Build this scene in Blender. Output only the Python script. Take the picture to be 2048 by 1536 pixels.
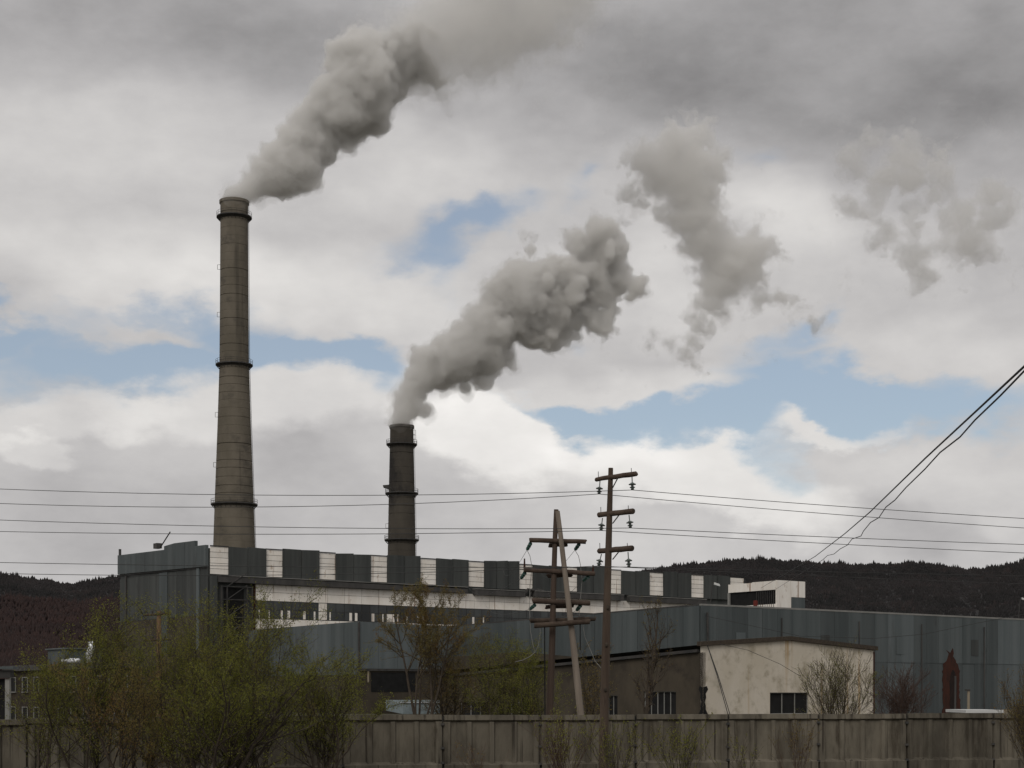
import bpy, math, random
import numpy as np
from mathutils import Vector

random.seed(7)
RNG = np.random.default_rng(7)
scene = bpy.context.scene
col = scene.collection
for o in list(bpy.data.objects):
    bpy.data.objects.remove(o)

# ------------------------------------------------------------------ camera
F = 3200.0      # focal length in photograph pixels (photo is 2048 wide)
YH = 1385.0     # horizon row
EYE = 3.4
cam = bpy.data.cameras.new("camera")
cam.sensor_width = 36.0
cam.lens = F / 2048 * 36.0
cam.shift_y = (YH - 768) / 2048
cam.clip_start = 0.5
cam.clip_end = 30000
camo = bpy.data.objects.new("camera", cam)
camo.location = (0, 0, EYE)
camo.rotation_euler = (math.pi / 2, 0, 0)
col.objects.link(camo)
scene.camera = camo

scene.view_settings.view_transform = 'Standard'
scene.view_settings.look = 'None'
scene.view_settings.exposure = 0.0
scene.view_settings.gamma = 1.0
scene.cycles.volume_bounces = 8
scene.cycles.max_bounces = 10
scene.cycles.diffuse_bounces = 3

# ------------------------------------------------------------------ sun
SUN_AZ, SUN_EL = math.radians(-162), math.radians(38)   # from +Y towards +X
sd = Vector((math.sin(SUN_AZ) * math.cos(SUN_EL), math.cos(SUN_AZ) * math.cos(SUN_EL), math.sin(SUN_EL)))
sun = bpy.data.lights.new("sun", 'SUN')
sun.energy = 1.0
sun.angle = math.radians(25)
sun.color = (1.0, 0.95, 0.88)
suno = bpy.data.objects.new("sun", sun)
suno.rotation_euler = sd.to_track_quat('Z', 'Y').to_euler()
suno.location = (-100, -100, 200)
col.objects.link(suno)

# ------------------------------------------------------------------ world: nishita sky behind broken cloud
SKY_STRENGTH = 0.1
world = bpy.data.worlds.new("World")
scene.world = world
world.use_nodes = True
world.cycles.sampling_method = 'MANUAL'
world.cycles.sample_map_resolution = 512


class G:
    """tiny helper for node graphs"""
    def __init__(self, tree):
        self.t = tree
        self.n = tree.nodes
        self.l = tree.links

    def put(self, sock, v):
        if v is None:
            return
        if isinstance(v, bpy.types.NodeSocket):
            self.l.new(v, sock)
        else:
            sock.default_value = v

    def math(self, op, a, b=None, c=None, clamp=False):
        n = self.n.new('ShaderNodeMath')
        n.operation = op
        n.use_clamp = clamp
        self.put(n.inputs[0], a)
        self.put(n.inputs[1], b)
        self.put(n.inputs[2], c)
        return n.outputs[0]

    def vmath(self, op, a, b=None, scale=None):
        n = self.n.new('ShaderNodeVectorMath')
        n.operation = op
        self.put(n.inputs[0], a)
        self.put(n.inputs[1], b)
        if scale is not None:
            self.put(n.inputs['Scale'], scale)
        return n.outputs[0]

    def noise(self, vec, scale, detail=4, rough=0.55, out='Fac', distort=0.0):
        n = self.n.new('ShaderNodeTexNoise')
        self.put(n.inputs['Vector'], vec)
        self.put(n.inputs['Scale'], scale)
        n.inputs['Detail'].default_value = detail
        n.inputs['Roughness'].default_value = rough
        n.inputs['Distortion'].default_value = distort
        return n.outputs[out]

    def maprange(self, v, a, b, c=0.0, d=1.0, smooth=True):
        n = self.n.new('ShaderNodeMapRange')
        n.interpolation_type = 'SMOOTHSTEP' if smooth else 'LINEAR'
        self.put(n.inputs[0], v)
        for i, x in enumerate((a, b, c, d)):
            self.put(n.inputs[i + 1], x)
        return n.outputs[0]

    def mix(self, f, a, b, blend='MIX'):
        n = self.n.new('ShaderNodeMix')
        n.data_type = 'RGBA'
        n.blend_type = blend
        self.put(n.inputs[0], f)
        for i, x in ((6, a), (7, b)):
            if isinstance(x, tuple) and len(x) == 3:
                x = (*x, 1)
            self.put(n.inputs[i], x)
        return n.outputs[2]

    def mapping(self, vec, loc=(0, 0, 0), rot=(0, 0, 0), sc=(1, 1, 1), kind='POINT'):
        n = self.n.new('ShaderNodeMapping')
        n.vector_type = kind
        self.put(n.inputs[0], vec)
        n.inputs[1].default_value = loc
        n.inputs[2].default_value = rot
        n.inputs[3].default_value = sc
        return n.outputs[0]

    def blob(self, vec, loc, sc, rot=0.0, kind='SPHERICAL'):
        m = self.mapping(vec, loc, (0, 0, rot), sc, 'TEXTURE')
        n = self.n.new('ShaderNodeTexGradient')
        n.gradient_type = kind
        self.put(n.inputs[0], m)
        return n.outputs['Fac']


DEG = 57.29578 / F


def azel(px, py):
    return (math.degrees(math.atan((px - 1024) / F)), math.degrees(math.atan((YH - py) / math.hypot(F, px - 1024))), 0)


g = G(world.node_tree)
g.n.clear()
tc = g.n.new('ShaderNodeTexCoord')
dirv = tc.outputs['Generated']
sep = g.n.new('ShaderNodeSeparateXYZ')
g.l.new(dirv, sep.inputs[0])
az = g.math('MULTIPLY', g.math('ARCTAN2', sep.outputs[0], sep.outputs[1]), 57.29578)
el = g.math('MULTIPLY', g.math('ARCSINE', sep.outputs[2]), 57.29578)
comb = g.n.new('ShaderNodeCombineXYZ')
g.put(comb.inputs[0], az)
g.put(comb.inputs[1], el)
sky_v = comb.outputs[0]
flat = g.mapping(dirv, sc=(1, 1, 1.9))
w1 = g.vmath('SCALE', g.vmath('SUBTRACT', g.noise(flat, 11, 3, 0.5, 'Color'), (0.5, 0.5, 0.5)), scale=4.2)
w2 = g.vmath('SCALE', g.vmath('SUBTRACT', g.noise(flat, 42, 5, 0.6, 'Color'), (0.5, 0.5, 0.5)), scale=1.5)
warp = g.vmath('ADD', g.vmath('ADD', sky_v, w1), w2)
warp_soft = g.vmath('ADD', sky_v, w1)

# gaps of clear air between the clouds (photo px: x, y, rx, ry, tilt, weight)
GAPS = [(890, 480, 190, 80, 14, 1.05), (905, 545, 95, 90, 0, .8), (975, 435, 90, 60, 20, .9),
        (1062, 380, 60, 70, -10, .75), (1165, 378, 80, 40, 0, .55), (1205, 322, 70, 36, 10, .75),
        (90, 735, 380, 110, 2, 1.3), (20, 668, 140, 42, 0, 1.0), (190, 622, 180, 44, 0, .8), (340, 725, 260, 80, 6, 1.2),
        (400, 632, 190, 50, -10, .95), (570, 655, 170, 85, -10, 1.15), (560, 705, 220, 70, 0, 1.0), (700, 690, 150, 48, -8, 1.0),
        (765, 735, 110, 70, -30, 1.1),
        (1420, 812, 420, 95, 0, 1.25), (1230, 842, 230, 72, -10, 1.2), (1680, 800, 300, 105, 0, 1.25), (1950, 810, 320, 88, 0, 1.2),
        (1500, 880, 170, 90, -30, 1.1), (1535, 700, 170, 75, 0, 1.0), (1580, 655, 110, 36, 0, .7), (1660, 745, 170, 80, 0, 1.0),
        (1110, 805, 120, 40, -20, 1.0), (1655, 622, 60, 30, 0, .8), (1545, 300, 120, 40, 6, .5), (1625, 950, 110, 80, 0, .5),
        (1000, 775, 90, 30, 0, .6), (1180, 655, 90, 36, 0, .55)]
gap = None
for (x, y, rx, ry, a, w) in GAPS:
    b = g.blob(warp, azel(x, y), (rx * DEG, ry * DEG, 1e3), math.radians(a))
    gap = g.math('MULTIPLY', b, w) if gap is None else g.math('MULTIPLY_ADD', b, w, gap)
PUFFS = [(1650, 858, 170, 34, 4, .9), (1240, 765, 300, 46, -5, .8), (640, 712, 70, 26, 8, .5), (300, 655, 180, 30, -10, .4),
         (1010, 840, 120, 70, -20, .9), (1800, 700, 320, 50, 0, .6), (930, 505, 70, 30, 30, .25), (1450, 955, 200, 60, -10, .5)]
for (x, y, rx, ry, a, w) in PUFFS:
    b = g.blob(warp, azel(x, y), (rx * DEG, ry * DEG, 1e3), math.radians(a))
    gap = g.math('MULTIPLY_ADD', b, -w, gap)
# the rest of the dome: the same sort of broken cloud
infr = g.blob(sky_v, azel(1024, 700), (34, 30, 1e3), 0.0)
infr = g.maprange(infr, 0.15, 0.5)
gen = g.maprange(g.noise(flat, 5.0, 6, 0.6), 0.54, 0.68)
gen = g.math('MULTIPLY', gen, g.math('SUBTRACT', 1.0, infr))
gap = g.math('MULTIPLY_ADD', gen, 0.6, gap)
fine = g.noise(flat, 38, 6, 0.62)
mid = g.noise(g.mapping(dirv, sc=(1, 1, 2.6)), 16, 6, 0.6)
gap = g.math('MULTIPLY_ADD', g.math('SUBTRACT', fine, 0.5), 0.35, gap)
gap = g.math('MULTIPLY_ADD', g.math('SUBTRACT', mid, 0.5), 0.55, gap)
gapm = g.maprange(gap, 0.16, 1.25, 0.0, 0.97)

# cloud brightness
LUM = [(450, 60, 900, 210, 0, -.15), (1650, 130, 900, 300, -6, -.19), (2000, 300, 340, 330, 0, -.08), (1150, 120, 500, 200, 0, -.05),
       (60, 330, 480, 230, 0, .04), (230, 520, 500, 110, 0, .09), (760, 590, 350, 120, -12, .10), (880, 360, 260, 120, 0, .08), (480, 560, 200, 80, 0, .06),
       (560, 800, 480, 110, 4, .11), (110, 850, 260, 60, 6, .08), (990, 870, 190, 130, -20, .22), (1420, 960, 360, 110, -12, .20), (1230, 905, 220, 70, -14, .10),
       (90, 925, 90, 50, -25, .10), (600, 955, 200, 110, -20, -.06), (250, 1060, 500, 140, 0, -.06), (760, 1090, 500, 110, 0, -.05),
       (1250, 770, 300, 80, 0, .10), (1600, 420, 220, 130, -10, .10), (1900, 690, 300, 110, 0, .08), (1660, 860, 170, 40, 4, .12), (1800, 950, 260, 90, 0, .04), (1840, 1045, 210, 60, -18, -.08),
       (2040, 1050, 60, 60, 0, .06), (1330, 545, 90, 160, 0, .05)]
lum = g.math('MULTIPLY_ADD', g.math('SUBTRACT', g.noise(flat, 9, 6, 0.55), 0.5), 0.26, 0.475)
lum = g.math('MULTIPLY_ADD', g.math('SUBTRACT', fine, 0.5), 0.09, lum)
for i, (x, y, rx, ry, a, w) in enumerate(LUM):
    crisp = (x, y) in ((990, 870), (1420, 960), (560, 800), (90, 925), (1660, 860), (110, 850))
    b = g.blob(warp if crisp else warp_soft, azel(x, y), (rx * DEG, ry * DEG, 1e3), math.radians(a))
    b = g.maprange(b, 0.0, 0.45 if crisp else 0.8)
    lum = g.math('MULTIPLY_ADD', b, w, lum)
lum = g.math('MAXIMUM', lum, 0.2)
tint = g.mix(g.maprange(lum, 0.3, 0.7), (0.99, 0.965, 0.97), (1.0, 0.975, 0.945))
cl = g.vmath('SCALE', tint, scale=g.math('MULTIPLY', lum, 1.17 / SKY_STRENGTH))
sky = g.n.new('ShaderNodeTexSky')
sky.sky_type = 'NISHITA'
sky.sun_disc = False
sky.sun_elevation = SUN_EL
sky.sun_rotation = SUN_AZ
sky.altitude = 100
sky.air_density = 1.0
sky.dust_density = 1.2
sky.ozone_density = 1.0
# air seen through a gap is veiled by thin cloud
clear = g.vmath('SCALE', g.mix(0.4, sky.outputs[0], (4.4, 4.6, 4.8)), scale=0.98)
final = g.mix(gapm, cl, clear)
bg = g.n.new('ShaderNodeBackground')
g.l.new(final, bg.inputs[0])
bg.inputs[1].default_value = SKY_STRENGTH
wo = g.n.new('ShaderNodeOutputWorld')
g.l.new(bg.outputs[0], wo.inputs[0])


# ------------------------------------------------------------------ helpers
def P(px, py, D):
    """a point seen in the photograph at (px, py), standing D metres ahead"""
    return Vector(((px - 1024) / F * D, D, EYE + (YH - py) / F * D))


def tag(o, label=None, cat=None, group=None, kind=None):
    if label: o['label'] = label
    if cat: o['category'] = cat
    if group: o['group'] = group
    if kind: o['kind'] = kind
    return o


def empty(name, loc=(0, 0, 0)):
    o = bpy.data.objects.new(name, None)
    o.empty_display_size = 0.5
    o.location = loc
    col.objects.link(o)
    return o


def link(name, me, m, parent=None, smooth=False):
    o = bpy.data.objects.new(name, me)
    if m is not None and not me.materials:
        me.materials.append(m)
    if smooth:
        me.polygons.foreach_set('use_smooth', [True] * len(me.polygons))
    col.objects.link(o)
    if parent is not None:
        o.parent = parent
        root = parent
        off = Vector((0, 0, 0))
        while root is not None:
            off += root.location
            root = root.parent
        o.location = o.location - off if o.location.length > 0 else -off
    return o


class MB:
    """collects faces for ONE mesh (world coordinates)"""
    def __init__(self):
        self.v, self.f = [], []

    def add(self, vs, fs):
        b = len(self.v)
        self.v += [tuple(x) for x in vs]
        self.f += [tuple(i + b for i in f) for f in fs]
        return self

    def hexa(self, p):      # 4 bottom, 4 top (same winding)
        return self.add(p, [(3, 2, 1, 0), (4, 5, 6, 7), (0, 1, 5, 4), (1, 2, 6, 5), (2, 3, 7, 6), (3, 0, 4, 7)])

    def box(self, c, s):
        x, y, z = c
        a, b, h = s[0] / 2, s[1] / 2, s[2] / 2
        return self.hexa([(x - a, y - b, z - h), (x + a, y - b, z - h), (x + a, y + b, z - h), (x - a, y + b, z - h),
                          (x - a, y - b, z + h), (x + a, y - b, z + h), (x + a, y + b, z + h), (x - a, y + b, z + h)])

    def prism(self, pts, zlo, zhi):   # plan polygon ccw; zlo/zhi numbers or lists
        n = len(pts)
        zl = zlo if isinstance(zlo, (list, tuple)) else [zlo] * n
        zh = zhi if isinstance(zhi, (list, tuple)) else [zhi] * n
        vs = [(p[0], p[1], z) for p, z in zip(pts, zl)] + [(p[0], p[1], z) for p, z in zip(pts, zh)]
        fs = [tuple(range(n - 1, -1, -1)), tuple(range(n, 2 * n))]
        fs += [(i, (i + 1) % n, n + (i + 1) % n, n + i) for i in range(n)]
        return self.add(vs, fs)

    def tube(self, pts, r, sides=8, caps=True):
        pts = [Vector(p) for p in pts]
        n = len(pts)
        rs = r if isinstance(r, (list, tuple)) else [r] * n
        vs = []
        prev = None
        for i, p in enumerate(pts):
            d = (pts[min(i + 1, n - 1)] - pts[max(i - 1, 0)])
            d = d.normalized() if d.length > 1e-9 else Vector((0, 0, 1))
            if prev is None:
                a = d.cross(Vector((0, 0, 1)))
                if a.length < 0.05:
                    a = d.cross(Vector((0, 1, 0)))
            else:
                a = prev - d * prev.dot(d)
            a.normalize()
            prev = a
            b = d.cross(a)
            for k in range(sides):
                t = 2 * math.pi * k / sides
                vs.append(p + (a * math.cos(t) + b * math.sin(t)) * rs[i])
        fs = []
        for i in range(n - 1):
            for k in range(sides):
                k2 = (k + 1) % sides
                fs.append((i * sides + k, i * sides + k2, (i + 1) * sides + k2, (i + 1) * sides + k))
        if caps:
            fs.append(tuple(range(sides - 1, -1, -1)))
            fs.append(tuple((n - 1) * sides + k for k in range(sides)))
        return self.add(vs, fs)

    def lathe(self, c, prof, sides=32, cap=True):   # prof: list of (r, z)
        vs, fs = [], []
        for (r, z) in prof:
            for k in range(sides):
                t = 2 * math.pi * k / sides
                vs.append((c[0] + r * math.cos(t), c[1] + r * math.sin(t), c[2] + z))
        n = len(prof)
        for i in range(n - 1):
            for k in range(sides):
                k2 = (k + 1) % sides
                fs.append((i * sides + k, i * sides + k2, (i + 1) * sides + k2, (i + 1) * sides + k))
        if cap:
            fs.append(tuple(range(sides - 1, -1, -1)))
            fs.append(tuple((n - 1) * sides + k for k in range(sides)))
        return self.add(vs, fs)

    def build(self, name, m, parent=None, smooth=False):
        me = bpy.data.meshes.new(name)
        me.from_pydata(self.v, [], self.f)
        me.update()
        return link(name, me, m, parent, smooth)


def np_mesh(name, verts, faces, m):
    """verts (n,3), faces (k,w) arrays"""
    me = bpy.data.meshes.new(name)
    faces = np.ascontiguousarray(faces, dtype=np.int32)
    k, w = faces.shape
    me.vertices.add(len(verts))
    me.vertices.foreach_set('co', np.ascontiguousarray(verts, dtype=np.float32).ravel())
    me.loops.add(k * w)
    me.loops.foreach_set('vertex_index', faces.ravel())
    me.polygons.add(k)
    me.polygons.foreach_set('loop_start', np.arange(0, k * w, w, dtype=np.int32))
    me.update(calc_edges=True)
    if m:
        me.materials.append(m)
    return me


# ------------------------------------------------------------------ materials
def mat(name, c1, c2, scale=1.0, stretch=(1, 1, 1), rough=0.85, stain=None, stain_amt=(0.58, 0.72), stain_scale=1.0,
        stain_stretch=(1, 1, 1), rnd=0.15, bump=0.0, bump_scale=8.0, metallic=0.0, streak=None, transl=0.0, spec=0.3):
    m = bpy.data.materials.new(name)
    m.use_nodes = True
    q = G(m.node_tree)
    q.n.clear()
    t = q.n.new('ShaderNodeTexCoord').outputs['Object']
    geo = q.n.new('ShaderNodeNewGeometry').outputs['Position']
    oi = q.n.new('ShaderNodeObjectInfo')
    v = q.mapping(geo, sc=stretch)
    c = q.mix(q.maprange(q.noise(v, scale, 6, 0.62), 0.32, 0.68), c1, c2)
    if stain:
        sv = q.mapping(geo, loc=(13, 7, 3), sc=stain_stretch)
        f = q.maprange(q.noise(sv, stain_scale, 7, 0.65), stain_amt[0], stain_amt[1])
        c = q.mix(f, c, stain)
    if streak:    # (colour, amount lo, hi, scale): narrow vertical runs
        sv = q.mapping(geo, sc=(1, 1, 0.02))
        f1 = q.noise(sv, streak[3], 3, 0.5)
        f2 = q.noise(q.mapping(geo, sc=(1, 1, 0.25)), streak[3] * 0.35, 3, 0.5)
        f = q.math('MULTIPLY', q.maprange(f1, streak[1], streak[2]), q.maprange(f2, 0.35, 0.6))
        c = q.mix(f, c, streak[0])
    if rnd:
        k = q.maprange(oi.outputs['Random'], 0, 1, 1 - rnd, 1 + rnd, smooth=False)
        c = q.vmath('SCALE', c, scale=k)
    b = q.n.new('ShaderNodeBsdfPrincipled')
    q.put(b.inputs['Base Color'], c)
    b.inputs['Roughness'].default_value = rough
    b.inputs['Metallic'].default_value = metallic
    b.inputs['Specular IOR Level'].default_value = spec
    if bump:
        bn = q.n.new('ShaderNodeBump')
        bn.inputs['Strength'].default_value = bump
        bn.inputs['Distance'].default_value = 0.05
        q.put(bn.inputs['Height'], q.noise(v, bump_scale, 6, 0.65))
        q.l.new(bn.outputs[0], b.inputs['Normal'])
    sh = b.outputs[0]
    if transl:
        tr = q.n.new('ShaderNodeBsdfTranslucent')
        q.put(tr.inputs[0], c)
        mx = q.n.new('ShaderNodeMixShader')
        mx.inputs[0].default_value = transl
        q.l.new(sh, mx.inputs[1])
        q.l.new(tr.outputs[0], mx.inputs[2])
        sh = mx.outputs[0]
    out = q.n.new('ShaderNodeOutputMaterial')
    q.l.new(sh, out.inputs[0])
    return m


M = {}
M['ground'] = mat('ground', (.05, .045, .03), (.09, .08, .05), .4, rnd=0, stain=(.05, .07, .02), stain_scale=.15, bump=.4)
M['hill'] = mat('hill', (.012, .011, .011), (.018, .015, .015), .01, rnd=0, stain=(.02, .015, .014), stain_scale=.006)
M['conifer'] = mat('conifer', (.007, .0068, .0068), (.019, .016, .016), .006, rnd=0, stain=(.028, .02, .019), stain_amt=(.5, .7), stain_scale=.02)
M['birch_wood'] = mat('birch_wood', (0.0176, 0.0096, 0.0088), (0.0320, 0.0168, 0.0144), .02, rnd=0)
M['clad'] = mat('clad', (0.0530, 0.0643, 0.0659), (0.0803, 0.0924, 0.0940), .5, (1.2, 1.2, .05), .6, stain=(0.0482, 0.0530, 0.0530), stain_scale=.35, stain_stretch=(1, 1, .25), rnd=.15)
M['clad_light'] = mat('clad_light', (0.0800, 0.0960, 0.0992), (0.1120, 0.1280, 0.1320), .5, (1.2, 1.2, .05), .6, stain=(0.0720, 0.0800, 0.0800), stain_scale=.35, stain_stretch=(1, 1, .2), rnd=.06)
M['clad_dark'] = mat('clad_dark', (0.0363, 0.0403, 0.0388), (0.0605, 0.0645, 0.0612), .6, (1, 1, .05), .65, stain=(0.0363, 0.0363, 0.0338), stain_scale=.3, stain_stretch=(1, 1, .3), rnd=.14)
M['white_panel'] = mat('white_panel', (.76, .71, .64), (.84, .80, .74), .5, (1, 1, .4), .8, stain=(.4, .3, .22), stain_amt=(.58, .74), stain_scale=.9, stain_stretch=(1, 1, .6), rnd=.07, streak=((.3, .2, .14), .62, .7, 1.6))
M['dark_steel'] = mat('dark_steel', (.03, .03, .03), (.06, .055, .05), 1, rough=.6, rnd=.1)
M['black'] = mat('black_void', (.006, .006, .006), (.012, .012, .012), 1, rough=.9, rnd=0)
M['glass'] = mat('window_glass', (.018, .021, .022), (.045, .05, .05), .25, (1, 1, .3), .28, rnd=.35, spec=.5)
M['trim'] = mat('trim', (0.1960, 0.1960, 0.1820), (0.2520, 0.2450, 0.2310), .5, rnd=.05)
M['gutter'] = mat('gutter', (0.0420, 0.0406, 0.0392), (0.0700, 0.0665, 0.0630), .5, (1, 1, .3), rnd=.1)
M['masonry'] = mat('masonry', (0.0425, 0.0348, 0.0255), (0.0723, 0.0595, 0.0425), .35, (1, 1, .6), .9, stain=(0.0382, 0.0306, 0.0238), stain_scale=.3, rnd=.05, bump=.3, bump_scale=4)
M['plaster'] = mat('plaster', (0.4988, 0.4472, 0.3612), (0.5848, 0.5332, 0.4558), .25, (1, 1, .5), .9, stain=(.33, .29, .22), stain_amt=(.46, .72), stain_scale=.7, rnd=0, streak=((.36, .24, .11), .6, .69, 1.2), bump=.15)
M['concrete'] = mat('fence_concrete', (0.0794, 0.0698, 0.0539), (0.1508, 0.1333, 0.1032), 1.1, (1, 1, .35), .92, stain=(0.0555, 0.0460, 0.0333), stain_amt=(.5, .68), stain_scale=1.6, stain_stretch=(1, 1, .18), rnd=.2, bump=.35, bump_scale=10, streak=((0.0397, 0.0333, 0.0254), .55, .68, 6))
M['rust'] = mat('rust', (.055, .017, .01), (.03, .012, .008), 1.2, (1, 1, .4), .9, rnd=0, stain=(.03, .016, .012), stain_scale=1.2)
M['chimney'] = mat('chimney_concrete', (0.1132, 0.0989, 0.0754), (0.1592, 0.1383, 0.1089), .12, (1, 1, .5), .92, stain=(0.0754, 0.0670, 0.0553), stain_amt=(.5, .75), stain_scale=.16, stain_stretch=(1, 1, 1.6), rnd=0, bump=.1, bump_scale=1.5, streak=((0.0670, 0.0586, 0.0461), .55, .7, .6))
M['chimney2'] = mat('chimney_sooty', (0.0521, 0.0458, 0.0375), (0.0764, 0.0673, 0.0542), .12, (1, 1, .4), .92, stain=(0.0243, 0.0222, 0.0208), stain_amt=(.46, .62), stain_scale=.07, stain_stretch=(1, 1, .6), rnd=0, bump=.1, bump_scale=1.5)
M['seam'] = mat('chimney_seam', (0.0280, 0.0245, 0.0210), (0.1050, 0.0910, 0.0700), .35, (1, 1, 1), .95, rnd=0)
M['pole'] = mat('pole_wood', (0.0465, 0.0322, 0.0236), (0.0806, 0.0589, 0.0434), 3, (1, 1, .08), .9, stain=(0.0248, 0.0174, 0.0136), stain_scale=2, stain_stretch=(1, 1, .2), rnd=.12, bump=.4, bump_scale=12)
M['pole_red'] = mat('pole_wood_red', (0.0521, 0.0358, 0.0268), (0.0818, 0.0581, 0.0446), 3, (1, 1, .08), .9, stain=(0.1190, 0.0818, 0.0595), stain_scale=1.2, stain_stretch=(1, 1, .2), rnd=.12, bump=.4, bump_scale=12)
M['pole_grey'] = mat('pole_wood_grey', (0.1714, 0.1411, 0.1159), (0.2520, 0.2117, 0.1714), 3, (1, 1, .08), .9, stain=(0.0806, 0.0554, 0.0423), stain_scale=1.4, stain_stretch=(1, 1, .25), rnd=.1, bump=.4, bump_scale=12)
M['wire'] = mat('wire', (.03, .03, .03), (.045, .045, .045), 1, rough=.6, rnd=0)
M['insul'] = mat('insulator_glass', (.05, .065, .06), (.1, .12, .11), 4, rough=.25, rnd=.1, spec=.5)
M['insul_green'] = mat('insulator_green', (.02, .06, .05), (.04, .1, .085), 4, rough=.2, rnd=.1, spec=.5)
M['bark'] = mat('bark', (.035, .027, .02), (.065, .05, .036), 5, rnd=.15)
M['bark_red'] = mat('bark_red', (.055, .034, .028), (.09, .06, .045), 5, rnd=.15)
M['birch_bark'] = mat('birch_bark', (.10, .085, .07), (.16, .14, .115), 2, (1, 1, .6), stain=(.03, .024, .02), stain_scale=3, rnd=.1)
M['leaf'] = mat('leaf_willow', (.12, .13, .018), (.2, .2, .03), .8, rnd=.1, transl=.35, rough=.6, stain=(.12, .085, .025), stain_amt=(.5, .7), stain_scale=.9)
M['leaf_b'] = mat('leaf_birch', (.13, .11, .03), (.18, .125, .036), .9, rnd=.1, transl=.35, rough=.6, stain=(.13, .065, .025), stain_amt=(.5, .68), stain_scale=.8)
M['brick'] = mat('office_brick', (0.0675, 0.0525, 0.0390), (0.1050, 0.0825, 0.0600), .6, rnd=0, bump=.2, stain=(0.0450, 0.0338, 0.0263), stain_scale=.5)
M['lagging'] = mat('pipe_lagging', (.6, .62, .64), (.75, .76, .78), 2, rough=.3, metallic=.4, rnd=0, bump=.5, bump_scale=3)
M['paint_white'] = mat('white_paint', (0.4650, 0.4725, 0.4650), (0.5550, 0.5550, 0.5400), 1, rnd=.05)
M['red'] = mat('red_paint', (.12, .02, .015), (.16, .03, .02), 1, rnd=0)
M['timber'] = mat('timber', (0.2100, 0.1750, 0.1260), (0.2940, 0.2520, 0.1890), 2, (1, 1, .2), rnd=.1)

# ------------------------------------------------------------------ ground and hills
gm = MB()
S = 9000
gm.add([(-S, -600, 0), (S, -600, 0), (S, S, 0), (-S, S, 0)], [(0, 1, 2, 3)])
tag(gm.build('ground', M['ground']), kind='structure')

RIDGE = [(-1500, 1100), (-600, 1105), (-200, 1118), (0, 1139), (40, 1147), (90, 1153), (130, 1160), (160, 1160), (190, 1153), (215, 1148), (250, 1145),
         (330, 1140), (500, 1160), (900, 1170), (1200, 1150), (1290, 1136), (1340, 1127), (1400, 1120), (1470, 1113), (1540, 1113), (1600, 1116), (1660, 1121),
         (1730, 1123), (1800, 1120), (1860, 1122), (1920, 1130), (1960, 1132), (2000, 1126), (2048, 1116), (2200, 1095), (2600, 1075), (3500, 1090)]
RX = np.array([r[0] for r in RIDGE], float)
RY = np.array([r[1] for r in RIDGE], float)
DR = 2600.0


def hill_point(px, r):
    """px, r arrays -> xyz on the hillside (r = 0 foot, 1 ridge)"""
    yr = np.interp(px, RX, RY) + 7
    zr = EYE + (YH - yr) / F * DR
    D = 800 + (DR - 800) * r
    a = np.clip(r, 0, 1)
    z = zr * (0.18 * a + 0.82 * a ** 1.5) - np.clip(r - 1, 0, 9) * 140
    z = z + 10 * np.sin(px * .013 + r * 9) * np.clip(1 - a, 0, 1) * a * 2 - 1
    return np.stack([(px - 1024) / F * D, D, z], -1)


pxs = np.linspace(-1500, 3500, 240)
rs = np.linspace(0, 1.5, 34)
gx, gr = np.meshgrid(pxs, rs, indexing='ij')
hv = hill_point(gx.ravel(), gr.ravel())
hi, hj = np.meshgrid(np.arange(239), np.arange(33), indexing='ij')
a0 = (hi * 34 + hj).ravel()
hf = np.stack([a0, a0 + 34, a0 + 35, a0 + 1], -1)
me = np_mesh('hill', hv, hf, M['hill'])
tag(link('hill', me, None, smooth=True), kind='structure')


def forest(name, px, r, hgt, wid, m, label, tiers=2, sides=5):
    base = hill_point(px, r)
    n = len(px)
    tv, tf = [], []
    if tiers == 2:      # spruce: two stacked cones
        for (z0, z1, w) in ((.08, .72, 1.0), (.42, 1.0, .62)):
            b = len(tv)
            for k in range(sides):
                t = 2 * math.pi * k / sides
                tv.append((w * math.cos(t), w * math.sin(t), z0))
            tv.append((0, 0, z1))
            tf += [(b + k, b + (k + 1) % sides, b + sides) for k in range(sides)]
    else:               # bare broadleaf: slim double cone on a stem
        b = 0
        for k in range(sides):
            t = 2 * math.pi * k / sides
            tv.append((math.cos(t), math.sin(t), .55))
        tv += [(0, 0, 1.0), (0, 0, .05)]
        tf += [(k, (k + 1) % sides, sides) for k in range(sides)]
        tf += [((k + 1) % sides, k, sides + 1) for k in range(sides)]
    tv = np.array(tv)
    tf = np.array(tf)
    rot = RNG.uniform(0, 6.28, n)
    c, s = np.cos(rot)[:, None], np.sin(rot)[:, None]
    x = (tv[None, :, 0] * c - tv[None, :, 1] * s) * wid[:, None]
    y = (tv[None, :, 0] * s + tv[None, :, 1] * c) * wid[:, None]
    z = tv[None, :, 2] * hgt[:, None]
    V = np.stack([x, y, z], -1) + base[:, None, :]
    Fc = tf[None] + (np.arange(n) * len(tv))[:, None, None]
    me = np_mesh(name, V.reshape(-1, 3), Fc.reshape(-1, 3), m)
    return tag(link(name, me, None), label, 'forest', kind='stuff')


def hill_px(n):
    a = RNG.uniform(1200, 2250, int(n * .72))
    b = RNG.uniform(-250, 330, n - len(a))
    return np.concatenate([a, b])


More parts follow.
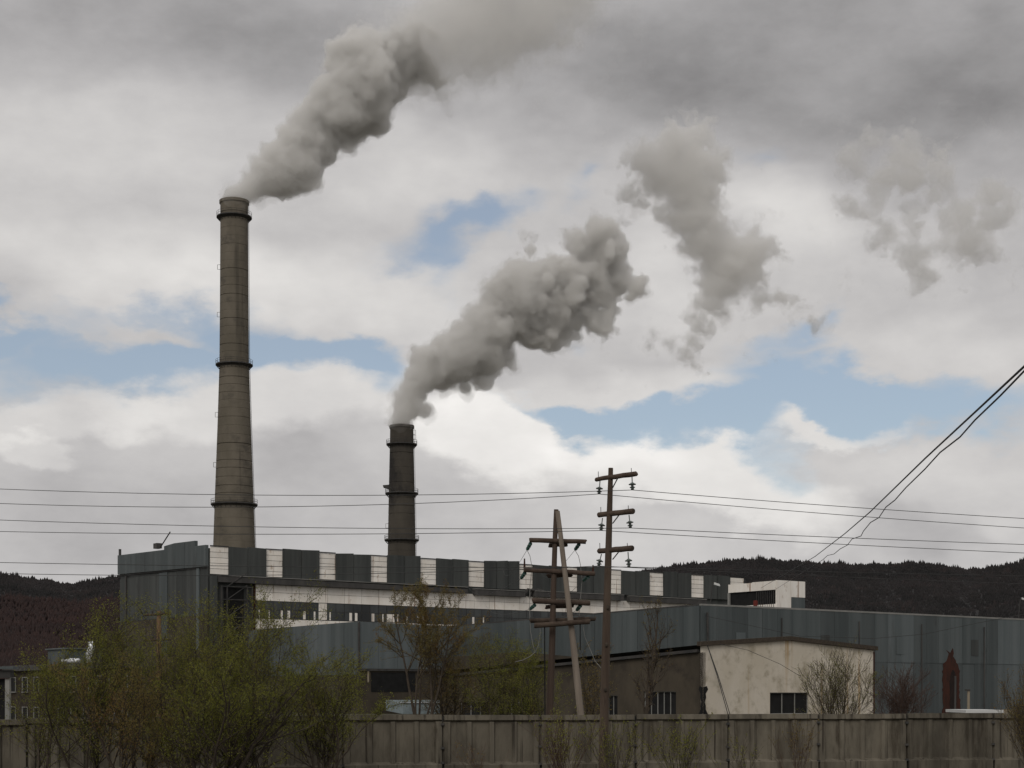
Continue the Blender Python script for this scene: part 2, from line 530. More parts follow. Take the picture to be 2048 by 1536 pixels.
N1 = 46000
px = hill_px(N1)
r = 1 - RNG.beta(1.0, 2.2, N1) * .92 + .012
forest('spruce_forest', px, r, (RNG.gamma(6, .9, N1).clip(2.0, 10) * (.75 + .3 * np.sin(px * .061) * np.sin(px * .023 + 1) + .18 * np.sin(px * .19 + r * 40))), RNG.uniform(1.3, 3.0, N1), M['conifer'], 'dark spruce forest covering the far hillside and its ridge')
N2 = 12000
px = RNG.uniform(-250, 330, N2)
r = RNG.uniform(.02, .72, N2)
forest('birch_forest', px, r, RNG.uniform(7, 13, N2), RNG.uniform(1.4, 2.8, N2), M['birch_wood'], 'reddish brown bare birch woods low on the hillside', tiers=1)

# ------------------------------------------------------------------ plant grid: one axis runs away to the right, the other away to the left
U = Vector((.802, .597))
V = Vector((-.597, .802))


class Facade:
    def __init__(self, px, D, axis, sign=1):
        self.o = Vector(((px - 1024) / F * D, D))
        self.a = axis
        n = Vector((axis.y, -axis.x))
        if n.y > 0:
            n = -n
        self.n = n

    def t(self, px):
        k = (px - 1024) / F
        return (k * self.o.y - self.o.x) / (self.a.x - k * self.a.y)

    def D(self, t):
        return self.o.y + self.a.y * t

    def z(self, px, py):
        return EYE + (YH - py) / F * self.D(self.t(px))

    def pt(self, t, z, off=0.0):
        p = self.o + self.a * t + self.n * off
        return Vector((p.x, p.y, z))

    def slab(self, mb, t0, t1, z0, z1, o0, o1, z1b=None, z0b=None):
        zb = z1 if z1b is None else z1b
        zc = z0 if z0b is None else z0b
        q = [self.pt(t0, z0, o1), self.pt(t1, zc, o1), self.pt(t1, zc, o0), self.pt(t0, z0, o0),
             self.pt(t0, z1, o1), self.pt(t1, zb, o1), self.pt(t1, zb, o0), self.pt(t0, z1, o0)]
        if self.a.x < 0:
            q = [q[1], q[0], q[3], q[2], q[5], q[4], q[7], q[6]]
        mb.hexa(q)
        return mb

    def piece(self, name, m, parent, *args, **kw):
        return self.slab(MB(), *args, **kw).build(name, m, parent)

    def poly(self, name, m, parent, pts, o0, o1):
        """extruded outline; pts = list of (t, z)"""
        mb = MB()
        n = len(pts)
        vs = [self.pt(t, z, o0) for t, z in pts] + [self.pt(t, z, o1) for t, z in pts]
        fs = [tuple(range(n)), tuple(range(2 * n - 1, n - 1, -1))]
        fs += [(i, n + i, n + (i + 1) % n, (i + 1) % n) for i in range(n)]
        mb.add(vs, fs)
        return mb.build(name, m, parent)


# ---- turbine hall --------------------------------------------------------
hall = empty('turbine_hall', (-60.6, 320, 0))
tag(hall, 'long power station hall with alternating white and dark panels under its roof', 'building')
HF = Facade(418, 320, U)
HS = Facade(418, 320, V)
L, W = 150.0, 44.0
body = MB()
c = HF.o
body.prism([c, c + U * L, c + U * L + V * W, c + V * W], 0, [32.3, 32.3, 33.2, 33.2])
body.build('wall', M['clad_dark'], hall)
DARK = [(456, 530), (564, 636), (670, 739), (773, 838), (871, 934), (967, 1035), (1064, 1128), (1153, 1214), (1241, 1296), (1325, 1379), (1406, 1457)]
ZT, ZP, ZG, ZW0, ZW1, ZS = 32.9, 27.3, 25.5, 22.2, 18.5, 15.6
prev = .15
for k, (a, b) in enumerate(DARK):
    t0, t1 = HF.t(a), HF.t(b)
    top = ZT + random.uniform(-.15, .25)
    n = 3 if k in (5,) else 2
    edges = [t0 + (t1 - t0) * j / n for j in range(n + 1)]
    for j in range(n):
        tz = random.uniform(-.35, .35)
        HF.piece('dark_panel', M['clad_dark'], hall, edges[j] + .03, edges[j + 1] - .03, ZP - .4, top + tz * .5, .1, .55 + .1 * j + random.uniform(0, .08), z1b=top + tz * .5 + random.uniform(-.12, .3))
    # the white bay before this dark one: horizontal slabs
    w0, w1 = prev, t0
    n = 5
    zz = [ZP - .2 + (ZT - .25 - ZP + .2) * j / n for j in range(n + 1)]
    for j in range(n):
        HF.piece('white_slab', M['white_panel'], hall, w0 + .05, w1 - .05, zz[j] + .04, zz[j + 1] - .04, .05, .22 + random.uniform(-.02, .03))
    HF.piece('flashing', M['dark_steel'], hall, w0 + .02, w1 - .02, ZT - .25, ZT - .02, .06, .35)
    prev = t1
for j in range(5):
    HF.piece('white_slab', M['white_panel'], hall, prev + .1, HF.t(1486), ZP - .2 + 1.1 * j, ZP - .2 + 1.1 * j + 1.04, .05, .22)
# gutter ledge in three lengths, the ends sagging
for (a, b, dz) in ((432, 928, 0), (944, 1043, -.25), (1062, 1240, -.1), (1252, 1405, -.2)):
    HF.piece('gutter', M['gutter'], hall, HF.t(a), HF.t(b), ZG + dz, ZP - .55 + dz, .1, 1.5, z1b=ZP - .55 + dz - (.3 if a < 500 else 0))
    HF.piece('gutter_lip', M['trim'], hall, HF.t(a), HF.t(b), ZP - .53 + dz, ZP - .4 + dz, .1, 1.62)
pw = MB()
for tpx in (1047, 1056, 1066):
    pw.tube([HF.pt(HF.t(tpx), ZG - .1, .5), HF.pt(HF.t(tpx) + .6, ZP - .2, .9), HF.pt(HF.t(tpx) + 2.2, ZP - .5, 1.2)], .3, 7)
pw.build('roof_pipe', M['dark_steel'], hall)
# white band, windows, white sill band: 4.2 m modules
T0 = HF.t(510)
mod = 4.2
k = 0
while T0 + mod * (k + 1) < L:
    t0, t1 = T0 + mod * k, T0 + mod * (k + 1)
    HF.piece('white_slab', M['white_panel'], hall, t0 + .04, t1 - .04, ZW0 + 1.75, ZG - .05, .05, .25 + random.uniform(-.02, .03))
    HF.piece('white_slab', M['white_panel'], hall, t0 + .04, t1 - .04, ZW0, ZW0 + 1.68, .05, .25 + random.uniform(-.02, .03))
    w = HF.piece('window', M['dark_steel'], hall, t0, t1, ZW1, ZW0 - .02, .02, .1)
    zm = (ZW1 + ZW0) / 2
    nn = 2 if k < 20 else 4
    for j in range(nn):
        ta, tb = t0 + (t1 - t0) * j / nn, t0 + (t1 - t0) * (j + 1) / nn
        for (za, zb) in ((ZW1 + .1, zm - .06), (zm + .06, ZW0 - .12)):
            x = random.random()
            HF.piece('pane', M['white_panel'] if (x < .05 and k < 24) else M['glass'], w, ta + .07, tb - .07, za, zb, .12, .16)
        if random.random() < .5 and k < 15:
            q = random.uniform(.1, .8) * (tb - ta) + ta
            HF.piece('pane_strip', M['white_panel'], w, q, q + random.uniform(.2, .7), ZW1 + .1, zm - .06, .15, .19)
    HF.piece('white_slab', M['white_panel'], hall, t0 + .04, t1 - .04, ZS, ZW1 - .06, .05, .25 + random.uniform(-.02, .03))
    k += 1
# corner bay with its dark doorway and steel stair frame
HF.piece('corner_pilaster', M['clad_dark'], hall, .05, HF.t(431), 2, ZP - .6, .1, .9)
HF.piece('stair_opening', M['black'], hall, HF.t(447), HF.t(487), 8, 24.6, .02, .1)
fr = MB()
for a in (436, 447, 487, 497):
    fr.tube([HF.pt(HF.t(a), 2, 1.6), HF.pt(HF.t(a), 24.8, 1.6)], .17, 4)
for z in (8, 11.5, 15, 18.5, 22, 24.6):
    fr.tube([HF.pt(HF.t(436), z, 1.6), HF.pt(HF.t(497), z, 1.6)], .14, 4)
    fr.tube([HF.pt(HF.t(447), z, 1.6), HF.pt(HF.t(487), z + 3, 1.6)], .1, 4)
fr.build('stair_frame', M['dark_steel'], hall)
HF.piece('downpipe', M['rust'], hall, HF.t(506.5), HF.t(508.5), 3, ZG - .1, .1, .5)
# end wall to the left: projecting upper band, cladding below, pilasters
n = 9
for j in range(n):
    t0, t1 = W * j / n, W * (j + 1) / n
    za, zb = 32.9 + .9 * j / n, 32.9 + .9 * (j + 1) / n
    HS.piece('clad_sheet', M['clad'], hall, t0 + .02, t1 - .02, 28.6 + 1.0 * j / n, za + (1.1 if j in (1, 2, 3) else 0), .1, .75 + random.uniform(0, .05),
             z1b=zb + (1.1 - .35 * (j == 3) if j in (1, 2, 3) else 0), z0b=28.6 + 1.0 * (j + 1) / n)
    HS.piece('clad_sheet', M['clad_dark'], hall, t0 + .02, t1 - .02, 19.0, 28.5, .05, .2 + random.uniform(0, .05))
HS.piece('band_edge', M['dark_steel'], hall, 0, W, 28.3, 28.58, .1, .4, z1b=29.58, z0b=29.3)
HS.piece('masonry_base', M['masonry'], hall, 0, W, 0, 18.9, .05, .4)
HS.piece('pilaster', M['clad_light'], hall, HS.t(402), HS.t(397), 12, 28.5, .2, .5)
HS.piece('pilaster', M['clad'], hall, HS.t(338), HS.t(322), 12, 28.6, .2, .45)
HS.piece('downpipe', M['dark_steel'], hall, HS.t(256), HS.t(254), 10, 29, .2, .5)
HS.piece('vent_box', M['dark_steel'], hall, HS.t(317), HS.t(310), 34, 35.1, -.8, .4)
mb = MB()
mb.tube([HS.pt(HS.t(322), 34, .2), HS.pt(HS.t(342), HS.z(342, 1064), .2)], .14, 5)
mb.build('lightning_rod', M['dark_steel'], hall)
HS.piece('roof_post', M['dark_steel'], hall, HS.t(243.5), HS.t(241.5), 33.4, 35.2, .1, .5)

# ---- white concrete annex block at the far end of the hall ------------------
tw = empty('loading_tower', P(1553, YH, 300) - Vector((0, 0, EYE)))
tag(tw, 'white concrete block with an open dark bay beside the far end of the hall', 'building')
TF = Facade(1553, 300, U)
TS = Facade(1553, 300, V)
tF = TF.t(1610)
tS = TS.t(1457)
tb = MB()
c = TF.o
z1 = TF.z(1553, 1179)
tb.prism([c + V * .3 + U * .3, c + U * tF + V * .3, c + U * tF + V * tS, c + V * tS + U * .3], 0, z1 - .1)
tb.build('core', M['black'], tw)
zt = TF.z(1553, 1160)
TF.piece('wall', M['white_panel'], tw, 0, TF.t(1582), 0, zt, -.25, .05)
TF.piece('wall', M['white_panel'], tw, TF.t(1582) + .02, tF, TF.z(1600, 1195), zt, -.25, .04)
TF.piece('clad_sheet', M['clad'], tw, TF.t(1582) + .02, tF, 0, TF.z(1600, 1195) - .04, -.25, 0)
TS.piece('parapet', M['white_panel'], tw, .1, tS * .5, z1, zt - .1, -.25, .05)
TS.piece('parapet', M['white_panel'], tw, tS * .5 + .03, tS, z1, zt - .2, -.25, .05)
rb = MB()
rb.prism([c + V * .3 + U * .3, c + U * (tF - .1) + V * .3, c + U * (tF - .1) + V * tS, c + V * tS + U * .3], z1 - .08, zt - .6)
rb.build('roof', M['gutter'], tw)
TS.piece('sill', M['white_panel'], tw, .1, tS, 0, TS.z(1500, 1211), -.2, .1)
gl = MB()
for j in range(9):
    TS.slab(gl, .6 + j * .55, .72 + j * .55, 12, z1 - .15, .02, .12)
gl.build('grille', M['dark_steel'], tw)
TS.piece('column', M['trim'], tw, tS - .35, tS + .1, 0, z1, -.2, .15)

# ---- grey clad hall (nearest corner at the middle of its roof line) --------
gh = empty('clad_hall', P(1400, YH, 230) - Vector((0, 0, EYE)))
tag(gh, 'low wide hall clad in blue grey metal sheets behind the cream gabled building', 'building')
GF = Facade(1400, 230, U)
GS = Facade(1400, 230, V)
zc = GF.z(1400, 1209)
tR = GF.t(2048) + 30
zR = GF.z(2048, 1239)
zR = zc + (zR - zc) * tR / GF.t(2048)
tL = GS.t(835)
zL = GS.z(835, 1258)
c = GF.o
b_ = MB()
b_.prism([c, c + U * tR, c + U * tR + V * tL, c + V * tL], 0, [zc - .2, zR - .2, (zR + zL - zc) - .2, zL - .2])
b_.build('core', M['clad_dark'], gh)
n = 34
for j in range(n):
    t0, t1 = tR * j / n, tR * (j + 1) / n
    m = M['clad_light'] if j in (13, 14, 27) or t0 > GF.t(1985) else M['clad']
    GF.piece('clad_sheet', m, gh, t0 + .02, t1 - .02, 0.05, 8.35 + (j % 5) * .0, .03, .10 + random.uniform(0, .06))
    GF.piece('clad_sheet', m, gh, t0 + .02, t1 - .02, 8.2, zc + (zR - zc) * j / n - .15, .03, .18 + random.uniform(0, .05), z1b=zc + (zR - zc) * (j + 1) / n - .15)
n = 22
for j in range(n):
    t0, t1 = tL * j / n, tL * (j + 1) / n
    GS.piece('clad_sheet', M['clad'], gh, t0 + .02, t1 - .02, 0.05, 8.35 + (j % 5) * .0, .03, .10 + random.uniform(0, .06))
    GS.piece('clad_sheet', M['clad'], gh, t0 + .02, t1 - .02, 8.2, zc + (zL - zc) * j / n - .15, .03, .18 + random.uniform(0, .05), z1b=zc + (zL - zc) * (j + 1) / n - .15)
GF.piece('flashing', M['trim'], gh, .05, tR, zc - .14, zc + .12, -.2, .25, z1b=zR + .12, z0b=zR - .14)
GS.piece('flashing', M['gutter'], gh, .3, tL, zc - .14, zc + .06, -.2, .22, z1b=zL + .06, z0b=zL - .14)
cp = MB()
cp.tube([GF.pt(GF.t(1411), GF.z(1411, 1292), .5), GF.pt(GF.t(1410), GF.z(1410, 1225), .5)], .16, 6)
cp.build('vent_pipe', M['dark_steel'], gh)
for px_ in (1560, 1715, 1840, 1965):
    GF.piece('downpipe', M['gutter'], gh, GF.t(px_), GF.t(px_) + .14, 0.1, GF.z(px_, 1222 + (px_ - 1400) * .046) - .5, .24, .38)
for px_ in (1470, 1640, 1790, 1940):
    GF.piece('patch_sheet', M['clad_light'] if px_ % 4 else M['clad_dark'], gh, GF.t(px_), GF.t(px_) + 1.9, 9.5, 12.2, .24, .27)
# rusted-through sheet with the hole behind it
RP = [(1884, 1440), (1883, 1360), (1884, 1328), (1891, 1322), (1894, 1306), (1889, 1300), (1897, 1304), (1902, 1296), (1904, 1300), (1905, 1314), (1912, 1324), (1917, 1338), (1916, 1360), (1920, 1440)]
def ragged(pts, amp, seed):
    rg = random.Random(seed)
    out = []
    for (x0, y0), (x1, y1) in zip(pts, pts[1:] + pts[:1]):
        n_ = max(1, int(math.hypot(x1 - x0, y1 - y0) / 5))
        for k_ in range(n_):
            f_ = k_ / n_
            out.append((x0 + (x1 - x0) * f_ + rg.uniform(-amp, amp), y0 + (y1 - y0) * f_ + rg.uniform(-amp, amp)))
    return out


RP = ragged(RP, 1.7, 3)
GF.poly('rusted_sheet', M['rust'], gh, [(GF.t(x), GF.z(x, y)) for x, y in RP], .17, .2)
RH = [(1898, 1440), (1897, 1362), (1899, 1346), (1903, 1338), (1908, 1344), (1911, 1362), (1911, 1440)]
RH = ragged(RH, 1.2, 4)
GF.poly('rust_hole', mat('rust_dark', (.011, .007, .006), (.02, .01, .008), 1, rnd=0), gh, [(GF.t(x), GF.z(x, y)) for x, y in RH], .19, .22)
gh.children[-1]['label'] = 'black hole rusted through the metal sheet'

# ---- smaller clad block in front of the hall ---------------------------------
sb = empty('clad_block', P(717, YH, 255) - Vector((0, 0, EYE)))
tag(sb, 'small grey metal clad block with a sharp corner below the white window band', 'building')
BF = Facade(717, 255, U)
BS = Facade(717, 255, V)
zc = BF.z(717, 1243)
tR = BF.t(905)
zR = BF.z(850, 1251)
tL = BS.t(495)
zL = BS.z(510, 1260)
c = BF.o
b_ = MB()
b_.prism([c, c + U * tR, c + U * tR + V * tL, c + V * tL], 0, [zc - .1, zR - .1, zR + zL - zc - .1, zL - .1])
b_.build('core', M['masonry'], sb)
zb = BF.z(717, 1337)
for j in range(5):
    t0, t1 = tR * j / 5, tR * (j + 1) / 5
    BF.piece('clad_sheet', M['clad_light'], sb, t0 + .02, t1 - .02, zb, zc + (zR - zc) * j / 5, .03, .12 + random.uniform(0, .06), z1b=zc + (zR - zc) * (j + 1) / 5)
for j in range(9):
    t0, t1 = tL * j / 9, tL * (j + 1) / 9
    zz = zc + (zL - zc) * j / 9
    zz2 = zc + (zL - zc) * (j + 1) / 9
    BS.piece('clad_sheet', M['clad_light'] if j in (2, 3) else M['clad'], sb, t0 + .02, t1 - .02, zb - 1, zz, .03, .12 + random.uniform(0, .06), z1b=zz2)
BF.piece('corner_post', M['dark_steel'], sb, -.15, .12, zb - 2, zc - .1, .05, .3)
BF.piece('drip_edge', M['dark_steel'], sb, .1, tR, zb - .35, zb - .05, .03, .3)
BF.piece('post', M['timber'], sb, BF.t(734), BF.t(737), zb - 2.2, zb - .4, .05, .2)
BF.piece('opening', M['black'], sb, BF.t(742), BF.t(830), 3.5, zb - .6, .02, .06)
lr = empty('lean_to', BF.pt(BF.t(800), 0, 6))
tag(lr, 'low lean-to with a pale blue metal roof behind the concrete fence', 'shed')
BF.piece('wall', M['masonry'], lr, BF.t(752), BF.t(850), 0, 1.7, 3, 8)
BF.poly('roof', M['lagging'], lr, [(BF.t(752), 1.75), (BF.t(850), 1.75), (BF.t(850), 1.85), (BF.t(752), 1.85)], 2.8, 8.2)
lr.children[-1].data.materials.clear()
lr.children[-1].data.materials.append(mat('pale_blue_sheet', (.15, .18, .19), (.22, .26, .27), 1, rnd=0))
o = lr.children[-1]
for v_ in o.data.vertices:      # pitch the sheet towards the camera
    d = (Vector((v_.co.x, v_.co.y)) - BF.o).dot(BF.n)
    v_.co.z += (8.2 - d) * .1

# ---- cream gabled annex ---------------------------------------------------
an = empty('gabled_annex', P(1406, YH, 150) - Vector((0, 0, EYE)))
tag(an, 'cream plastered building with a low gable and rust streaks', 'building')
AF = Facade(1406, 150, U)
AS = Facade(1406, 150, V)
tR = AF.t(1748)
z0 = AF.z(1406, 1292)
zr = AF.z(1748, 1301)
tp = AF.t(1578)
zp = AF.z(1578, 1281)
wins_f = [(AF.t(1540), AF.t(1618), AF.z(1580, 1428), AF.z(1580, 1385))]


def wall_with_holes(fac, name, m, parent, t1, tops, holes, thick=.35):
    """wall along fac from 0 to t1; tops = [(t, z)...]; rectangular holes; pieces between the holes"""
    cuts = sorted(set([0, t1] + [h[0] for h in holes] + [h[1] for h in holes] + [p[0] for p in tops]))
    ts = [p[0] for p in tops]
    zs = [p[1] for p in tops]
    mb = MB()
    for a, b in zip(cuts[:-1], cuts[1:]):
        za, zb = float(np.interp(a, ts, zs)), float(np.interp(b, ts, zs))
        hs = [h for h in holes if h[0] <= a + 1e-6 and h[1] >= b - 1e-6]
        if hs:
            fac.slab(mb, a, b, 0, hs[0][2], -thick, 0)
            fac.slab(mb, a, b, hs[0][3], za, -thick, 0, z1b=zb)
        else:
            fac.slab(mb, a, b, 0, za, -thick, 0, z1b=zb)
    return mb.build(name, m, parent)


def window(fac, parent, h, nx=3, nz=1, depth=-.2):
    t0, t1, za, zb = h
    w = fac.piece('window', M['black'], parent, t0 + .01, t1 - .01, za + .01, zb - .01, depth - .12, depth - .06)
    mb = MB()
    fw = .08
    for j in range(nx + 1):
        q = t0 + (t1 - t0 - fw) * j / nx
        fac.slab(mb, q, q + fw, za + .01, zb - .01, depth - .04, depth + .03)
    for j in range(nz + 1):
        q = za + (zb - za - fw) * j / nz
        fac.slab(mb, t0 + .01, t1 - .01, q + .01, q + fw - .01, depth - .05, depth + .02)
    mb.build('frame', M['trim'], w)
    for j in range(nx):
        for i in range(nz):
            a, b = t0 + (t1 - t0) * j / nx, t0 + (t1 - t0) * (j + 1) / nx
            if random.random() < .7:
                fac.piece('pane', M['black'], w, a + .1, b - .04, za + (zb - za) * i / nz + .06, za + (zb - za) * (i + 1) / nz - .06, depth - .055, depth - .045)
    return w


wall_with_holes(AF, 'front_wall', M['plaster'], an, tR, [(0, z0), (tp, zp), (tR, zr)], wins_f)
for h in wins_f:
    window(AF, an, h)
tS = AS.t(880)
zS = AS.z(1060, 1338)
zs0 = AS.z(1392, 1306)
slope = (zS - zs0) / (AS.t(1060) - AS.t(1392))
ztop = lambda t: zs0 + slope * (t - AS.t(1392))
holes = [(AS.t(1352), AS.t(1287), 1.0, AS.z(1320, 1383)), (AS.t(1235), AS.t(1214), .4, AS.z(1225, 1391)), (AS.t(1066), AS.t(1020), .6, AS.z(1043, 1400)),
         (AS.t(978), AS.t(920), .6, AS.z(950, 1404))]
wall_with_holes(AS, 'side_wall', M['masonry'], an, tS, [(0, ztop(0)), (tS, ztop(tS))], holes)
for h, nx in zip(holes, (5, 2, 3, 3)):
    window(AS, an, h, nx=nx, nz=1)
AF.poly('rear_wall', M['masonry'], an, [(.4, 0), (tR - .05, 0), (tR - .05, zr - .2), (tp, zp - .2), (.4, z0 - .3)], -tS + .4, -tS)
fasc = MB()
AF.slab(fasc, -.4, tp, z0 + .01, z0 + .42, -.4, .3, z1b=zp + .42, z0b=zp + .01)
AF.slab(fasc, tp, tR + .3, zp + .01, zp + .42, -.4, .3, z1b=zr + .42, z0b=zr + .01)
fasc.build('fascia', M['bark'], an)
rf = MB()
q = [AF.pt(-.3, z0 + .1, -.41), AF.pt(tp, zp + .3, -.41), AF.pt(tR + .2, zr + .1, -.41)]
zd = ztop(tS) - ztop(0)
q2 = [AF.pt(-.3, z0 + .1 + zd, -tS), AF.pt(tp, zp + .3 + zd, -tS), AF.pt(tR + .2, zr + .1 + zd, -tS)]
rf.add(q + q2, [(0, 1, 4, 3), (1, 2, 5, 4)])
rf.build('roof', M['gutter'], an)
ev = MB()
AS.slab(ev, .5, tS, ztop(0) + .02, ztop(0) + .3, -.3, .35, z1b=ztop(tS) + .3, z0b=ztop(tS) + .02)
ev.build('eave', M['dark_steel'], an)
dm = [(0.0, 1.2), (-.0, 3.9), (.45, 4.0), (.6, 3.7), (.3, 3.3), (.35, 2.9), (.15, 2.5), (.3, 2.2), (.3, 1.8), (.7, 1.2)]
AF.poly('broken_plaster', M['black'], an, [(t + .02, z + 0) for t, z in dm], .01, .04)
an.children[-1]['label'] = 'dark patch where the corner plaster has broken away'
AS.poly('broken_plaster', M['black'], an, [(t * .9 + .02, z) for t, z in dm], .01, .04)
AF.piece('corner_trim', M['rust'], an, tR - .12, tR + .06, 0, zr - .1, -.2, .05)
cb = MB()
for dx in (0, 1):
    cb.tube([AF.pt(AF.t(1410), AF.z(1410, 1290), .3), AF.pt(AF.t(1424 + dx * 2), AF.z(1424, 1352), .7), AF.pt(AF.t(1439 + 4 * dx), AF.z(1440, 1432), 1.2)], .04, 5)
tag(cb.build('downlead_cable', M['wire']), 'pair of dark cables slanting down the cream gable wall', 'cable')

# ---- brick office at the left ------------------------------------------------
of = empty('brick_office', P(270, YH, 140) - Vector((0, 0, EYE)))
tag(of, 'two storey brown brick office with tall narrow windows behind the willow bushes', 'building')
OS = Facade(270, 140, V)
OF = Facade(270, 140, U)
tL = OS.t(14)
z1 = OS.z(170, 1338)
wh = []
k = 0
for x in (22, 46, 69, 92, 118, 143, 168, 194, 220, 246):
    xa, xb = OS.t(x + 11), OS.t(x)
    yc = 1352 + (22 - x) * .055
    wh.append((xa, xb, OS.z(100, 1383), OS.z(100, 1353)))
mbw = wall_with_holes(OS, 'wall', M['brick'], of, tL, [(0, z1), (tL, z1)], [])
for (xa, xb, za, zb) in wh:
    for dz in (0, -3.0):
        w = OS.piece('window', M['black'], of, xa, xb, za + dz, zb + dz, .01, .05)
        fm = MB()
        OS.slab(fm, xb - .12, xb, za + dz, zb + dz, .05, .12)
        OS.slab(fm, xa, xa + .08, za + dz, zb + dz, .05, .12)
        OS.slab(fm, xa + .09, xb - .13, zb + dz - .08, zb + dz, .05, .12)
        fm.build('frame', M['trim'], w)
        OS.piece('sill', M['trim'], w, xa - .05, xb + .05, za + dz - .12, za + dz - .01, .02, .16)
rf = MB()
c = OS.o
rf.prism([c + U * 12, c + U * 12 + V * tL, c + V * tL, c][::-1], 0, z1 - .05)
rf.build('rear_block', M['brick'], of)
OS.piece('cornice', M['dark_steel'], of, -.3, tL + .2, z1 + .0, z1 + .55, -.5, .45)
OS.piece('downpipe', M['rust'], of, OS.t(110), OS.t(108), 0, z1, .02, .2)
hut = empty('roof_hut', OS.pt(OS.t(105), z1, -3))
tag(hut, 'grey sheet metal hut standing on the brick office roof', 'hut')
OS.piece('wall', M['clad'], hut, OS.t(124), OS.t(88), z1 + .5, z1 + 2.0, -4, -.4)
OS.piece('roof', M['clad_light'], hut, OS.t(126), OS.t(86), z1 + 2.0, z1 + 2.12, -4.2, -.2)
lp = MB()
b0 = OS.pt(OS.t(158), z1 + .5, -1)
lp.tube([b0, b0 + Vector((0, 0, 1.0)), b0 + Vector((.25, 0, 1.6)), b0 + Vector((.1, 0, 2.1))], [.3, .32, .3, .26], 10)
tag(lp.build('vent_elbow', M['lagging'], smooth=True), 'shiny foil wrapped vent elbow on the brick office roof', 'vent')
lp = MB()
lp.tube([OS.pt(OS.t(158), z1 + .78, .1), OS.pt(OS.t(143), z1 + .82, .1), OS.pt(OS.t(128), z1 + .78, .1)], .26, 10)
tag(lp.build('lagged_pipe', M['lagging'], smooth=True), 'short foil wrapped pipe lying along the brick office roof edge', 'pipe')
gt = empty('gate_portal', P(6, YH, 118) - Vector((0, 0, EYE)))
tag(gt, 'dark gateway with a grey concrete pillar and roofed lintel beside the brick office', 'gate')
mb = MB(); p = P(16, YH, 117)
mb.box((p.x, p.y, 2.2), (.32, .4, 4.4)); mb.build('pillar', M['trim'], gt)
mb = MB(); mb.box((p.x - 3.2, p.y, 4.75), (7.0, .8, .55)); mb.build('lintel', M['gutter'], gt)
mb = MB(); mb.box((p.x - 3.2, p.y, 5.2), (7.6, 1.4, .18)); mb.build('roof', M['clad'], gt)
mb = MB(); mb.box((p.x - 2.5, p.y + .1, 2.2), (4.6, .1, 4.4)); mb.build('gateway_dark', M['black'], gt)  # black sheet in place of the shade inside the open gateway


